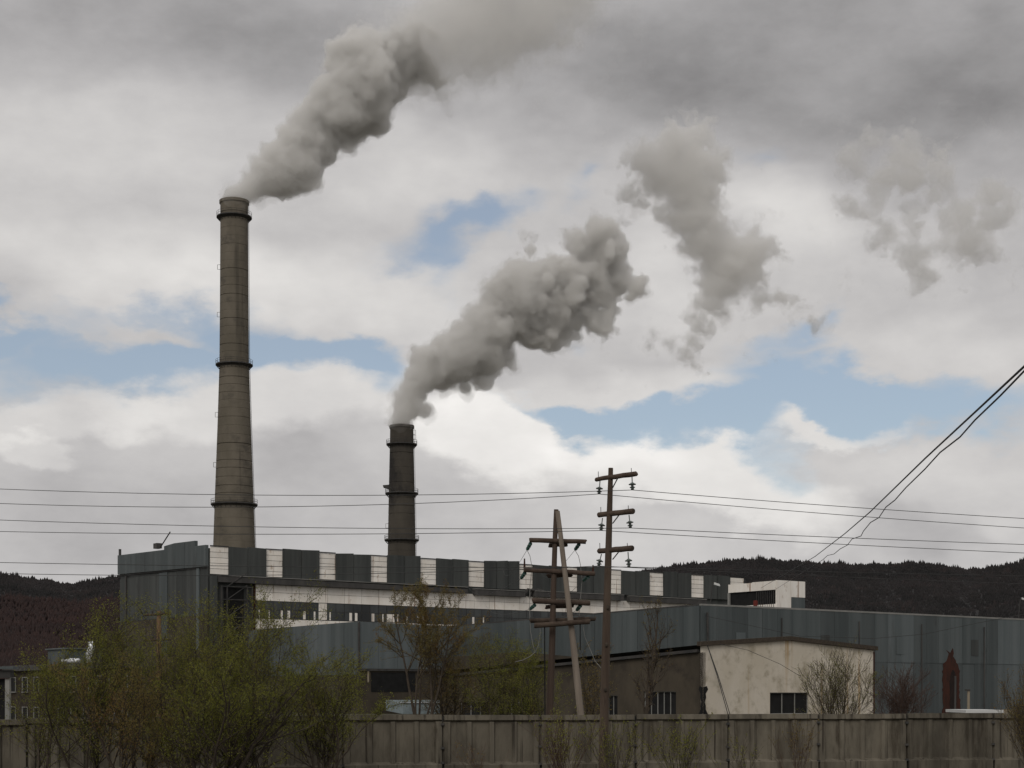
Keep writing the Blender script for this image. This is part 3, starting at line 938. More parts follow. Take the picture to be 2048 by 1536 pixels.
# ------------------------------------------------------------------ chimneys
def chimney(name, label, px, D, prof, plats, seam_px, m, brackets):
    s = D / F
    cx, cy = (px - 1024) * s, D
    root = empty(name, (cx, cy, 0))
    tag(root, label, 'chimney')
    zs = lambda y: EYE + (YH - y) * s
    ys = np.array([p[0] for p in prof], float)
    ws = np.array([p[1] for p in prof], float)
    rad = lambda y: float(np.interp(y, ys, ws)) * s
    pts = []
    y = ys[-1]
    grooves = []
    yy = ys[0] + 26
    while yy < ys[-1]:
        grooves.append(yy)
        yy += seam_px * random.uniform(.92, 1.08)
    lst = sorted(set([float(v) for v in ys] + [float(v) for v in np.arange(ys[0] + 8, ys[-1], 40)]), reverse=True)
    ev = [(v, 0) for v in lst] + [(v, 1) for v in grooves]
    for v, k in sorted(ev, reverse=True):
        r_, z_ = rad(v), zs(v)
        if k == 0:
            pts.append((r_, z_))
        else:
            gd = random.choice((.03, .05, .09, .14)); pts += [(r_, z_ - .13), (r_ - gd, z_ - .09), (r_ - gd, z_ + .09), (r_, z_ + .13)]
    pts.sort(key=lambda q: q[1])
    rt = pts[-1][0]
    zt = pts[-1][1]
    pts[0] = (pts[0][0], 0.0)
    pts += [(rt - .5, zt), (rt - .5, zt - 6)]
    mb = MB()
    mb.lathe((cx, cy, 0), pts, 48)
    sh = mb.build('shaft', m, root)
    # shaded joints keep their crisp edge: flat shading only on the sides is fine at this distance
    for f in sh.data.polygons:
        f.use_smooth = False
    cap = MB()
    cap.lathe((cx, cy, 0), [(rt + .02, zt - 1.1), (rt + .28, zt - .9), (rt + .3, zt - .1), (rt + .02, zt + .02)], 48, cap=False)
    cap.build('rim', m, root)
    for y in plats:
        r_, z_ = rad(y), zs(y)
        mb = MB()
        mb.lathe((cx, cy, z_), [(r_ + .01, -.75), (r_ + .5, -.45), (r_ + 1.15, -.2), (r_ + 1.15, .12), (r_ + .01, .12)], 40, cap=False)
        pl = mb.build('platform', M['dark_steel'], root)
        mb = MB()
        n = 20
        ring = [(cx + (r_ + 1.1) * math.cos(2 * math.pi * k / 40), cy + (r_ + 1.1) * math.sin(2 * math.pi * k / 40), 0) for k in range(41)]
        for h in (.75, 1.4):
            mb.tube([(a, b, z_ + h) for a, b, _ in ring], .045, 4, caps=False)
        for k in range(n):
            a, b, _ = ring[2 * k]
            mb.tube([(a, b, z_ + .1), (a, b, z_ + 1.4)], .045, 4)
        mb.build('railing', M['gutter'], pl)
        mb = MB()
        for k in range(24):
            t = 2 * math.pi * k / 24
            d = Vector((math.cos(t), math.sin(t), 0))
            o_ = Vector((cx, cy, z_))
            mb.tube([o_ + d * (r_ + .02) + Vector((0, 0, -1.3)), o_ + d * (r_ + 1.0) + Vector((0, 0, -.25))], .07, 4)
        mb.build('bracket', M['dark_steel'], pl)
    for (y, side) in brackets:
        r_, z_ = rad(y), zs(y)
        mb = MB()
        o_ = Vector((cx + side * r_, cy - .5, z_))
        mb.tube([o_ + Vector((-side * .2, 0, -.7)), o_ + Vector((side * .75, 0, -.7)), o_ + Vector((side * .75, 0, .7)), o_ + Vector((-side * .2, 0, .7))], .07, 4)
        mb.build('ladder_cage', M['gutter'], root)
    # ladder up the right flank
    mb = MB()
    for dy in (-.25, .25):
        mb.tube([(cx + rad(v) + .25, cy + dy, zs(v)) for v in np.linspace(ys[0] + 2, ys[-1] - 30, 24)], .035, 4)
    for zz in np.arange(30, zt - 1, 1.2):
        v = YH - (zz - EYE) / s
        mb.tube([(cx + rad(v) + .25, cy - .25, zz), (cx + rad(v) + .25, cy + .25, zz)], .03, 4)
    mb.build('ladder', M['gutter'], root)
    return root


chimney('tall_chimney', 'tall tapering concrete chimney with three ring platforms behind the hall', 468.5, 480,
        [(402, 27.6), (440, 27.4), (600, 28.2), (730, 29.3), (850, 33), (1000, 38.5), (1090, 41.5), (1408, 53)], (435, 730, 1009), 16.5, M['chimney'],
        [(535, -1), (630, -1), (830, -1), (930, -1)])
ch2 = chimney('short_chimney', 'shorter soot blackened chimney with three ring platforms behind the hall', 803.5, 520,
              [(851, 23.2), (890, 23.8), (985, 26), (1080, 27.6), (1105, 28), (1406, 34)], (889, 987, 1080), 15, M['chimney2'], [(865, 1), (875, 1), (1052, -1)])
s = 520 / F
mb = MB()
mb.hexa([(P(767, 0, 520).x, 519, P(0, 975, 520).z), (P(779, 0, 520).x, 519, P(0, 979, 520).z), (P(779, 0, 520).x, 521, P(0, 979, 520).z), (P(767, 0, 520).x, 521, P(0, 975, 520).z),
         (P(766, 0, 520).x, 519, P(0, 971, 520).z), (P(779, 0, 520).x, 519, P(0, 970, 520).z), (P(779, 0, 520).x, 521, P(0, 970, 520).z), (P(766, 0, 520).x, 521, P(0, 971, 520).z)])
mb.build('hoist_arm', M['dark_steel'], ch2)

# ------------------------------------------------------------------ concrete fence
FA = Vector((-.8, 64.6))
FD = Vector((.979, .203)).normalized()
FN = Vector((FD.y, -FD.x))
fence = empty('concrete_fence', (FA.x, FA.y, 0))
tag(fence, 'grey ribbed concrete panel fence in front of the plant', 'fence')


def fence_pt(s_, z, off=0.0):
    p = FA + FD * s_ + FN * off
    return Vector((p.x, p.y, z))


def panel_mesh(seed):
    rg = random.Random(seed)
    mb = MB()
    w, h = 3.9, 2.5

    def bx(x0, x1, z0, z1, y0, y1, dx=0.0):
        mb.hexa([(x0, y0, z0), (x1, y0, z0), (x1, y1, z0), (x0, y1, z0), (x0 + dx, y0, z1), (x1 + dx, y0, z1), (x1 + dx, y1, z1), (x0 + dx, y1, z1)])
    bx(0, w, 0, h - .02, -.02, .08)                     # back slab (front face at y = -.02)
    # top rail with a bevelled underside
    mb.hexa([(0, -.03, h - .28), (w, -.03, h - .28), (w, .1, h - .28), (0, .1, h - .28), (0, -.16, h - .2), (w, -.16, h - .2), (w, .1, h - .2), (0, .1, h - .2)])
    mb.hexa([(0, -.16, h - .199), (w, -.16, h - .199), (w, .1, h - .199), (0, .1, h - .199), (0, -.14, h), (w, -.14, h), (w, .1, h), (0, .1, h)])
    # lower rail
    mb.hexa([(0, -.2, 0), (w, -.2, 0), (w, -.021, 0), (0, -.021, 0), (0, -.2, .5), (w, -.2, .5), (w, -.021, .62), (0, -.021, .62)])
    for k in range(5):
        x = k * (w - .16) / 4
        ww = .16 + (.06 if k in (0, 4) else 0) + rg.uniform(-.02, .02)
        x = min(x, w - ww)
        # trapezoid rib
        mb.hexa([(x, -.13, .55), (x + ww, -.13, .55), (x + ww + .05, -.019, .55), (x - .05, -.019, .55),
                 (x, -.13, h - .27), (x + ww, -.13, h - .27), (x + ww + .05, -.019, h - .27), (x - .05, -.019, h - .27)])
    me = bpy.data.meshes.new('fence_panel')
    me.from_pydata(mb.v, [], mb.f)
    me.materials.append(M['concrete'])
    return me


pm = [panel_mesh(i) for i in range(4)]
s0 = ((885 - 1024) / F * FA.y - FA.x) / (FD.x - (885 - 1024) / F * FD.y)
ang = math.atan2(FD.y, FD.x)
for k in range(-7, 9):
    s_ = s0 + 4.0 * k
    sink = -.012 * max(0, -k - 2) ** 1.5 * 2.2 + random.uniform(-.02, .02)
    o = bpy.data.objects.new('fence_panel', pm[k % 4])
    col.objects.link(o)
    o.parent = fence
    p = fence_pt(s_ + .05, sink) - Vector((FA.x, FA.y, 0))
    o.location = p
    o.rotation_euler = (random.uniform(-.008, .008), random.uniform(-.004, .004), ang)
    q = MB()
    q.box((*fence_pt(s_, 0, -.06).xy, 1.2), (.1, .16, 2.45))
    po = q.build('post', M['dark_steel'], fence)
    for z in (2.1, 1.2, .55):
        q = MB()
        q.box((*fence_pt(s_ - .02, 0, .14).xy, z + random.uniform(-.05, .05)), (.14, .1, .09))
        q.build('clamp', M['dark_steel'], po)

# ------------------------------------------------------------------ poles
def log(mb, a, b, r0, r1, sides=12):
    a, b = Vector(a), Vector(b)
    d = (b - a)
    k = d.normalized()
    pts = [a, a + k * .03] + [a + d * (i / 6) for i in range(1, 6)] + [b - k * .03, b]
    n = len(pts)
    rs = [r0 + (r1 - r0) * i / (n - 1) for i in range(n)]
    rs = [x * random.uniform(.95, 1.05) for x in rs]
    rs[0] *= .82
    rs[-1] *= .82
    jit = [Vector((random.uniform(-.012, .012), 0, random.uniform(-.012, .012))) for _ in pts]
    mb.tube([p + j for p, j in zip(pts, jit)], rs, sides)
    return mb


def insulator(parent, top, bot, r=.14, m='insul'):
    top, bot = Vector(top), Vector(bot)
    d = (bot - top)
    mb = MB()
    k = d.normalized()
    ln = d.length
    pts, rs = [], []
    for (f, rr) in ((0, .02), (.45, .02), (.46, .06), (.5, r * .55), (.56, r), (.62, r * .95), (.64, .05), (.74, .05), (.78, r * .72), (.84, r * .7), (.86, .05), (.95, .07), (1, .02)):
        pts.append(top + d * f)
        rs.append(rr)
    mb.tube(pts, rs, 10)
    return mb.build('insulator', M[m], parent, smooth=False)


DP = 60.0
mp = empty('utility_pole', P(1207, YH, DP) - Vector((0, 0, EYE)))
tag(mp, 'tall round timber power pole with three crossarms and hanging insulators', 'power pole')
mb = MB()
pth = [(1206, 1566, 9.6), (1208, 1450, 9.2), (1211, 1330, 8.6), (1214, 1210, 7.6), (1217, 1100, 6.6), (1219.5, 1010, 5.6), (1221, 960, 5.0), (1221.5, 936, 4.8)]
mb.tube([P(x, y, DP) for x, y, _ in pth], [w * DP / F for _, _, w in pth], 14)
mb.build('pole', M['pole'], mp)
for x, y in ((1211, 1290), (1209, 1380), (1214, 1215)):
    mb = MB()
    p = P(x + 2, y, DP - .16)
    mb.lathe(p, [(.02, -.09), (.06, -.04), (.06, .04), (.02, .09)], 8)
    mb.build('knot', M['bark'], mp)
arm_ends = [((1191, 959), (1273, 947), 4.4, 5.4), ((1196, 1030), (1267, 1022), 5.2, 5.8), ((1197, 1102), (1265, 1097), 5.0, 6.0)]
ins = [((1200, 962), (1198, 988), (1264, 953), (1265, 980)), ((1205, 1036), (1202, 1061), (1258, 1030), (1261, 1056)), ((1203, 1108), (1197, 1132), (1256, 1104), (1258, 1134))]
wire_pts = []
for (a, b, ra, rb), (i0, i1, j0, j1) in zip(arm_ends, ins):
    mb = MB()
    log(mb, P(*a, DP + .35), P(*b, DP - .75), ra * DP / F, rb * DP / F)
    arm = mb.build('crossarm', M['pole_red'], mp)
    mb = MB()
    mb.tube([P(a[0] + 45, a[1] - 4, DP - .25), P(1225, a[1] + 17, DP - .14)], .024, 5)
    mb.build('brace', M['dark_steel'], mp)
    for (x, yy, dd) in ((i0[0] - 3, a[1] - 4, .25), (j0[0] - 1, b[1] + 1, -.65)):
        mb = MB()
        mb.tube([P(x, yy + 4, DP + dd), P(x - .5, yy - 12, DP + dd)], .012, 4)
        mb.build('pin', M['dark_steel'], arm)
    insulator(arm, P(*i0, DP + .27), P(*i1, DP + .27))
    insulator(arm, P(*j0, DP - .65), P(*j1, DP - .65))
    wire_pts.append((i1, DP + .27))
    wire_pts.append((j1, DP - .65))

# wires: (left ends x=0 / mid) and right ends, photo rows; the next poles stand out of view
WL = [(1007, 1013.5), (978, 990.5), (1063, 1068.5), (1040, 1054.5), (1147, 1150), (1125, 1133)]
WRt = [1056, 1037, 1106, 1089, 1168, 1152]
wire_labels = ['from the small end of the top crossarm', 'from the thick end of the top crossarm', 'from the small end of the middle crossarm',
               'from the thick end of the middle crossarm', 'from the small end of the lowest crossarm', 'from the thick end of the lowest crossarm']
for i in range(6):
    (x0, y0), D0 = wire_pts[i]
    yl, ym = WL[i]
    co = np.polyfit([0, 560, x0], [yl, ym, y0], 2)
    pts = []
    for x in np.linspace(-320, x0, 26):
        pts.append(P(x, float(np.polyval(co, x)), D0 + (x0 - x) * .004))
    yr = WRt[i]
    for x in np.linspace(x0, 2500, 26)[1:]:
        f = (x - x0) / (2048 - x0)
        pts.append(P(x, y0 + (yr - y0) * f * (1.18 - .18 * f), D0 + (x - x0) * .006))
    mb = MB()
    mb.tube(pts, .0125, 5)
    tag(mb.build('power_wire', M['wire']), 'thin power line wire hung ' + wire_labels[i], 'wire', 'power line wires')

DA = 70.0
af = empty('a_frame_pole', P(1130, YH, DA) - Vector((0, 0, EYE)))
tag(af, 'two legged timber A-frame pole with stacked crossbars and green insulators', 'power pole')
mb = MB()
pth = [(1093, 1548, 9), (1099, 1425, 7.6), (1104, 1300, 6.6), (1107, 1180, 5.6), (1110, 1080, 5.0), (1112.5, 1019, 4.6)]
mb.tube([P(x, y, DA) for x, y, _ in pth], [w * DA / F for _, _, w in pth], 12)
mb.build('leg', M['pole_red'], af)
mb = MB()
pth = [(1176, 1548, 7.8), (1161, 1425, 7.0), (1148, 1300, 6.3), (1134, 1180, 5.4), (1121, 1070, 4.9), (1115, 1022, 4.5)]
mb.tube([P(x, y, DA - .28) for x, y, _ in pth], [w * DA / F for _, _, w in pth], 12)
mb.build('leg', M['pole_grey'], af)
for (a, b, rr, dd, m) in (((1059, 1080), (1173, 1083.5), 3.9, -.1, 'pole_red'), ((1097, 1090.5), (1135, 1089), 3.6, .2, 'pole_red'),
                          ((1047.5, 1139), (1190, 1147.5), 3.9, -.1, 'pole_red'), ((1094, 1152), (1144, 1149.5), 3.5, .2, 'pole_red'),
                          ((1064, 1201), (1180, 1206.5), 4.3, -.1, 'pole_red'), ((1090.5, 1214), (1148, 1211), 3.4, .2, 'pole_red'),
                          ((1068, 1251), (1180, 1243), 4.4, -.55, 'pole'), ((1060, 1242), (1192, 1238), 3.6, .3, 'pole')):
    mb = MB()
    log(mb, P(*a, DA + dd), P(*b, DA + dd), rr * 1.28 * DA / F, rr * 1.22 * DA / F, 10)
    mb.build('crossbar', M[m], af)
for (x0, x1, y) in ((1060, 1070, 1236), (1134, 1148, 1230), (1157, 1169, 1233), (1179, 1190, 1235)):
    mb = MB()
    p, q = P(x0, y, DA - .3), P(x1, y, DA - .3)
    mb.box(((p.x + q.x) / 2, DA - .1, p.z), (q.x - p.x, .3, .06))
    mb.build('bracket', M['gutter'], af)
for (x, y0, y1) in ((1049, 1117, 1138), (1186, 1130, 1146)):
    mb = MB()
    mb.tube([P(x, y1, DA - .1), P(x, y0, DA - .1)], [.05, .03], 6)
    mb.build('pin', M['rust'], af)
GI = [((1062, 1085), (1054, 1100)), ((1159, 1087), (1150, 1100)), ((1051, 1144), (1042, 1157)), ((1178, 1152), (1166, 1162)), ((1071, 1209), (1059, 1219)), ((1162, 1210), (1153, 1221))]
for i, (a, b) in enumerate(GI):
    mb = MB()
    A, B = P(*a, DA - .1), P(*b, DA + .6)
    d = B - A
    pts, rs = [], []
    for f in (0, .15, .16, .3, .31, .45, .46, .6, .61, .75, .76, .9, 1):
        pts.append(A + d * f)
    rs = [.02, .025, .09, .08, .03, .025, .09, .08, .025, .03, .085, .07, .03]
    mb.tube(pts, rs, 9)
    mb.build('insulator', M['insul_green'], af)
    # service wire back to the hall
    tx = [1000, 1075, 930, 1090, 960, 1085][i]
    E = HF.pt(HF.t(tx), [31.8, 31.8, 27.6, 27.2, 24.8, 24.4][i], .8)
    pts = []
    for f in np.linspace(0, 1, 16):
        p = B.lerp(E, float(f))
        p.z -= 6.0 * f * (1 - f)
        pts.append(p)
    mb = MB()
    mb.tube(pts, .011, 4)
    tag(mb.build('service_wire', M['wire']), 'thin wire to the hall from the A-frame pole\'s ' + ('top', 'second', 'third')[i // 2] + ' crossbar, ' + ('dark' if i % 2 == 0 else 'pale') + ' leg side', 'wire', 'wires from the A-frame pole to the hall')
for pts in ([(1055, 1102), (1060, 1112), (1064, 1135), (1060, 1170), (1059, 1215), (1061, 1262), (1066, 1290), (1070, 1304), (1077, 1290), (1081, 1265), (1079, 1248)],
            [(1151, 1102), (1157, 1112), (1161, 1130), (1164, 1160), (1160, 1210), (1158, 1240)],
            [(1070, 1304), (1060, 1313), (1046, 1320), (1030, 1324)],
            [(1166, 1250), (1170, 1275), (1180, 1298), (1190, 1322), (1204, 1338)]):
    mb = MB()
    mb.tube([P(x, y, DA + .3) for x, y in pts], .012, 4)
    mb.build('jumper_cable', M['trim'], af)
mb = MB()
mb.tube([P(1089, 1252, DA - .5), P(1090, 1470, DA - .5)], .03, 5)
mb.build('earth_rod', M['black'], af)
mb = MB()
mb.tube([P(1160, 1248, DA - .5), P(1160.5, 1300, DA - .5)], .025, 5)
mb.build('earth_rod', M['black'], af)

# pole inside the willows
DW = 82.0
wp = empty('timber_pole', P(319, YH, DW) - Vector((0, 0, EYE)))
tag(wp, 'pale orange timber pole with two crossarms standing behind the willow bushes', 'power pole')
mb = MB()
mb.tube([P(319, 1520, DW), P(318, 1380, DW), P(318, 1280, DW), P(318, 1222, DW)], [.17, .15, .13, .11], 10)
mb.build('pole', mat('pole_orange', (.13, .075, .04), (.19, .12, .07), 3, (1, 1, .1), rnd=0), wp)
for y in (1228, 1279):
    mb = MB()
    mb.tube([P(289, y + 2, DW - .1), P(342, y - 1, DW - .1)], .06, 8)
    arm = mb.build('crossarm', M['pole_red'], wp)
    for x in (291, 305, 330, 340):
        mb = MB()
        mb.lathe(P(x, y - 3, DW - .1), [(.02, -.1), (.05, 0), (.06, .08), (.03, .16)], 8)
        mb.build('insulator', M['dark_steel'], arm)

# two heavy cables coming down to the loading tower from a pole out of view
def cable(pts, Da, Db, r, label):
    n = len(pts)
    d = [0]
    for a, b in zip(pts[:-1], pts[1:]):
        d.append(d[-1] + math.hypot(b[0] - a[0], b[1] - a[1]))
    w = []
    for (x, y), t in zip(pts, d):
        f = t / d[-1]
        w.append(P(x, y, 1 / ((1 - f) / Da + f / Db)))
    mb = MB()
    mb.tube(w, r, 6)
    return tag(mb.build('service_cable', M['wire']), label, 'cable')


cable([(2200, 588), (2060, 722), (1960, 815), (1850, 917), (1740, 1024), (1690, 1067), (1630, 1113), (1522, 1176)], 26, 303, .026, 'straight black cable slanting down to the white loading tower')
cable([(2200, 604), (2060, 730), (2000, 792), (1950, 840), (1920, 874), (1880, 905), (1850, 938), (1812, 975), (1790, 1000), (1772, 1014), (1758, 1035), (1741, 1045), (1727, 1062), (1722, 1072), (1704, 1078), (1695, 1090), (1680, 1098), (1668, 1108), (1655, 1111), (1645, 1120), (1552, 1178)],
      26, 300, .022, 'wavy black cable slanting down to the white loading tower')
for (pts, lab) in (([(1411, 1232), (1600, 1272), (1746, 1277), (1850, 1268), (1960, 1245), (2060, 1226)], 'thin dark wire sagging across the blue grey clad hall'),
                   ([(1440, 1288), (1495, 1300), (1560, 1328), (1600, 1352)], 'thin dark wire crossing the cream gable wall')):
    mb = MB()
    mb.tube([P(x, y, 146) for x, y in pts], .02, 4)
    tag(mb.build('thin_wire', M['wire']), lab, 'wire')


# ------------------------------------------------------------------ roof lamps and small things
def lamp(px, y0, y1, D, label):
    r_ = empty('roof_lamp', P(px, y1, D))
    tag(r_, label, 'lamp')
    mb = MB()
    b0, t0 = P(px - 3, y1, D), P(px, y0, D)
    mb.tube([b0, b0.lerp(t0, .7), t0 + Vector((.15, 0, .1)), t0 + Vector((.7, 0, .05))], .07, 6)
    mb.build('mast', M['gutter'], r_)
    mb = MB()
    mb.hexa([(t0.x + .3, D - .2, t0.z - .25), (t0.x + 1.2, D - .2, t0.z - .5), (t0.x + 1.2, D + .2, t0.z - .5), (t0.x + .3, D + .2, t0.z - .25),
             (t0.x + .3, D - .15, t0.z + .1), (t0.x + 1.1, D - .15, t0.z - .15), (t0.x + 1.1, D + .15, t0.z - .15), (t0.x + .3, D + .15, t0.z + .1)])
    mb.build('lamp_head', M['paint_white'], r_)


lamp(1424, 1166, 1212, 236, 'hooded lamp on a bent mast at the corner of the clad hall roof')
lamp(2040, 1196, 1240, 282, 'hooded lamp on the clad hall roof away from its corner')
mb = MB()
mb.lathe(P(1511, 1212, 296), [(.4, 0), (.42, .1), (.4, .5), (.42, .55), (.4, .95), (.42, 1.0), (.36, 1.02)], 14)
tag(mb.build('red_barrel', M['red']), 'small red barrel standing in the dark open bay of the loading tower', 'barrel')
mb = MB()
mb.tube([P(1910, 1445, 100), P(1911, 1352, 100)], .06, 6)
tag(mb.build('leaning_pipe', M['gutter']), 'thin grey pipe standing before the rusted sheet', 'pipe')
tp_ = empty('timber_post', P(1937, YH, 90) - Vector((0, 0, EYE)))
tag(tp_, 'pale square timber post with a dark cap behind the fence', 'post')
mb = MB(); p = P(1937, 1382, 90); mb.box((p.x, p.y, p.z / 2), (.12, .12, p.z)); mb.build('shaft', M['timber'], tp_)
mb = MB(); mb.box((p.x - .05, p.y, p.z + .05), (.26, .2, .1)); mb.build('cap', M['dark_steel'], tp_)
sh = empty('fence_shed', P(1968, YH, 72) - Vector((0, 0, EYE)))
tag(sh, 'low shed with a white roof edge just above the fence', 'shed')
a, b = P(1932, 1426, 71), P(2003, 1426, 71)
mb = MB(); mb.box(((a.x + b.x) / 2, 72.5, a.z / 2), (b.x - a.x - .1, 3, a.z)); mb.build('wall', M['masonry'], sh)
mb = MB(); mb.box(((a.x + b.x) / 2, 72.5, a.z + .07), (b.x - a.x + .1, 3.3, .13)); mb.build('roof', M['paint_white'], sh)
mb = MB(); p = P(2022, 1423, 71.5); mb.box((p.x, 71.5, p.z), (.8, .3, .18)); mb.build('beam', M['timber'], sh)


# ------------------------------------------------------------------ trees and bushes
class Tree:
    def __init__(self, seed):
        self.r = random.Random(seed)
        self.seg = []       # p0, p1, r0, r1, level
        self.tips = []      # (p, d) along twigs for leaves

    def grow(self, p, d, length, rad, level, maxlevel, o):
        r = self.r
        n = max(3, int(o['n'][level]))
        step = length / n
        pts = [p]
        for i in range(n):
            w = o['wig'][level]
            d = (d + Vector((r.gauss(0, w), r.gauss(0, w), r.gauss(0, w) + o['up'][level]))).normalized()
            q = p + d * step
            f0, f1 = 1 - i / n, 1 - (i + 1) / n
            r0 = rad * (.25 + .75 * f0)
            r1 = rad * (.25 + .75 * f1)
            self.seg.append((p, q, r0, r1, level))
            t = (i + 1) / n
            if level < maxlevel and t > o['bare'][level]:
                k = o['kids'][level]
                cnt = int(k) + (1 if r.random() < k - int(k) else 0)
                for _ in range(cnt):
                    a = r.uniform(0, 6.283)
                    side = Vector((math.cos(a), math.sin(a), r.uniform(-.2, .4)))
                    side = (side - d * side.dot(d))
                    if side.length < .05:
                        continue
                    side.normalize()
                    sp = o['spread'][level]
                    nd = (d * math.cos(sp) + side * math.sin(sp)).normalized()
                    self.grow(q, nd, length * o['ratio'][level] * r.uniform(.6, 1.15) * (1.15 - .6 * t), r1 * .62, level + 1, maxlevel, o)
            if level >= maxlevel - o.get('leafdepth', 0):
                self.tips.append((p.lerp(q, r.random()), d))
            p = q
        self.tips.append((p, d))

    def branch_mesh(self, name, m, levels, minr=0.0):
        S_ = [s for s in self.seg if s[4] in levels]
        if not S_:
            return None
        a = np.array([s[0] for s in S_])
        b = np.array([s[1] for s in S_])
        r0 = np.maximum(np.array([s[2] for s in S_]), minr)
        r1 = np.maximum(np.array([s[3] for s in S_]), minr * .8)
        lv = np.array([s[4] for s in S_])
        sides = 6 if min(levels) == 0 else 3
        d = b - a
        d /= np.linalg.norm(d, axis=1, keepdims=True) + 1e-9
        ref = np.where(np.abs(d[:, 2:3]) > .9, np.array([[1., 0, 0]]), np.array([[0, 0, 1.]]))
        x = np.cross(d, ref)
        x /= np.linalg.norm(x, axis=1, keepdims=True) + 1e-9
        y = np.cross(d, x)
        rings = []
        for (c_, rr) in ((a, r0), (b + d * r1[:, None] * .3, r1)):
            for k in range(sides):
                t = 2 * math.pi * k / sides
                rings.append(c_ + (x * math.cos(t) + y * math.sin(t)) * rr[:, None])
        Vv = np.stack(rings, 1)
        nseg = len(S_)
        base = (np.arange(nseg) * 2 * sides)[:, None, None]
        f = np.array([[k, (k + 1) % sides, sides + (k + 1) % sides, sides + k] for k in range(sides)])[None] + base
        return np_mesh(name, Vv.reshape(-1, 3), f.reshape(-1, 4), m)

    def leaf_mesh(self, name, m, per, size, spread, keep=1.0, zmin=-1e9, seed=1):
        rg = np.random.default_rng(seed)
        T = [t for t in self.tips if t[0].z > zmin and self.r.random() < keep]
        if not T:
            return None
        p = np.repeat(np.array([t[0] for t in T]), per, 0)
        n = len(p)
        p = p + rg.normal(0, spread, (n, 3))
        a = rg.normal(0, 1, (n, 3))
        a /= np.linalg.norm(a, axis=1, keepdims=True)
        b = np.cross(a, rg.normal(0, 1, (n, 3)))
        b /= np.linalg.norm(b, axis=1, keepdims=True)
        L_ = size * rg.uniform(.6, 1.4, (n, 1))
        W_ = L_ * .38
        Vv = np.stack([p - a * L_, p + b * W_, p + a * L_, p - b * W_], 1).reshape(-1, 3)
        f = (np.arange(n) * 4)[:, None] + np.array([[0, 1, 2, 3]])
        return np_mesh(name, Vv, f, m)


BUSH = dict(n=[9, 7, 5, 4], wig=[.1, .11, .12, .12], up=[.04, .09, .1, .1], bare=[.15, .12, .05, 0], kids=[1.35, 1.15, .9, 0], spread=[.6, .55, .5, .5], ratio=[.52, .52, .5, .4], leafdepth=1)


def bush(name, label, px, D, ytop, halfw_px, stems, seed, o=BUSH, leaf='leaf', per=3, lsize=.055, keep=1.0, bark='bark', group=None, maxlevel=2, zbase=0.0, lean=0.0, rad=.035, cat='bush', minr=.006, spread=.07, zleaf=0.0):
    s = D / F
    T = Tree(seed)
    base = P(px, YH, D)
    base.z = zbase
    H = EYE + (YH - ytop) * s - zbase
    R = halfw_px * s
    root = empty(name, base)
    tag(root, label, cat, group)
    for k in range(stems):
        a = T.r.uniform(0, 6.283)
        f = (k + .5) / stems
        tilt = math.atan2(R * f ** .6, H) * T.r.uniform(.75, 1.15)
        d = Vector((math.cos(a) * math.sin(tilt) + lean, math.sin(a) * math.sin(tilt) * .7, math.cos(tilt))).normalized()
        ln = H * T.r.uniform(.7, 1.0) / max(.6, math.cos(tilt)) * .92
        T.grow(base + Vector((math.cos(a) * R * .12 * f, math.sin(a) * R * .12 * f, -.1)), d, ln, rad * T.r.uniform(.6, 1.3), 0, maxlevel, o)
    zz = np.array([q[1].z for q in T.seg]) - zbase
    xx = np.abs(np.array([q[1].x for q in T.seg]) - base.x)
    kz = H / np.percentile(zz, 99.6)
    kx = min(1.6, max(.5, R / np.percentile(xx, 97)))
    fix = lambda v: Vector((base.x + (v.x - base.x) * kx, base.y + (v.y - base.y) * min(kx, 1.0), zbase + (v.z - zbase) * kz))
    T.seg = [(fix(a_), fix(b_), c_, d_, e_) for a_, b_, c_, d_, e_ in T.seg]
    T.tips = [(fix(a_), b_) for a_, b_ in T.tips]
    me = T.branch_mesh('trunk', M[bark], (0,))
    link('trunk', me, None, root)
    me = T.branch_mesh('twigs', M[bark], tuple(range(1, maxlevel + 1)), minr=minr)
    if me:
        tag(link('twigs', me, None, root), kind='stuff')
    if per:
        me = T.leaf_mesh('crown', M[leaf], per, lsize, spread, keep, zmin=zleaf, seed=seed)
        if me:
            link('crown', me, None, root)
    return root


REED = dict(n=[8, 6, 4], wig=[.07, .1, .15], up=[.05, .08, .05], bare=[.25, .3, 0], kids=[.55, .4, 0], spread=[.3, .35, .4], ratio=[.45, .45, .4], leafdepth=0)
W = dict(per=4, lsize=.031, spread=.07, zleaf=.7, rad=.05)
bush('willow_bush', 'broad many stemmed willow bush in fresh leaf, the tallest before the fence', 350, 55, 1180, 215, 17, 11, **W)
bush('willow_bush', 'leafy willow bush growing beside the tallest willow towards the fence panels', 520, 57, 1205, 185, 14, 12, **W)
bush('willow_bush', 'low spreading willow bush thinning out against the bare fence panels', 655, 58, 1290, 110, 9, 13, **W)
bush('willow_bush', 'willow bush covering the wall of the brick office with yellow green leaves', 195, 54, 1210, 130, 8, 14, **W)
bush('willow_bush', 'small sparse willow bush before the gateway', 85, 55, 1320, 80, 3, 15, **W)
bush('willow_bush', 'short dense willow bush tucked under the tallest willow', 425, 50, 1300, 190, 9, 16, **{**W, 'rad': .08})
bush('willow_bush', 'short reddish willow bush under the office willow', 255, 50, 1310, 140, 5, 17, **{**W, 'leaf': 'leaf_b'})

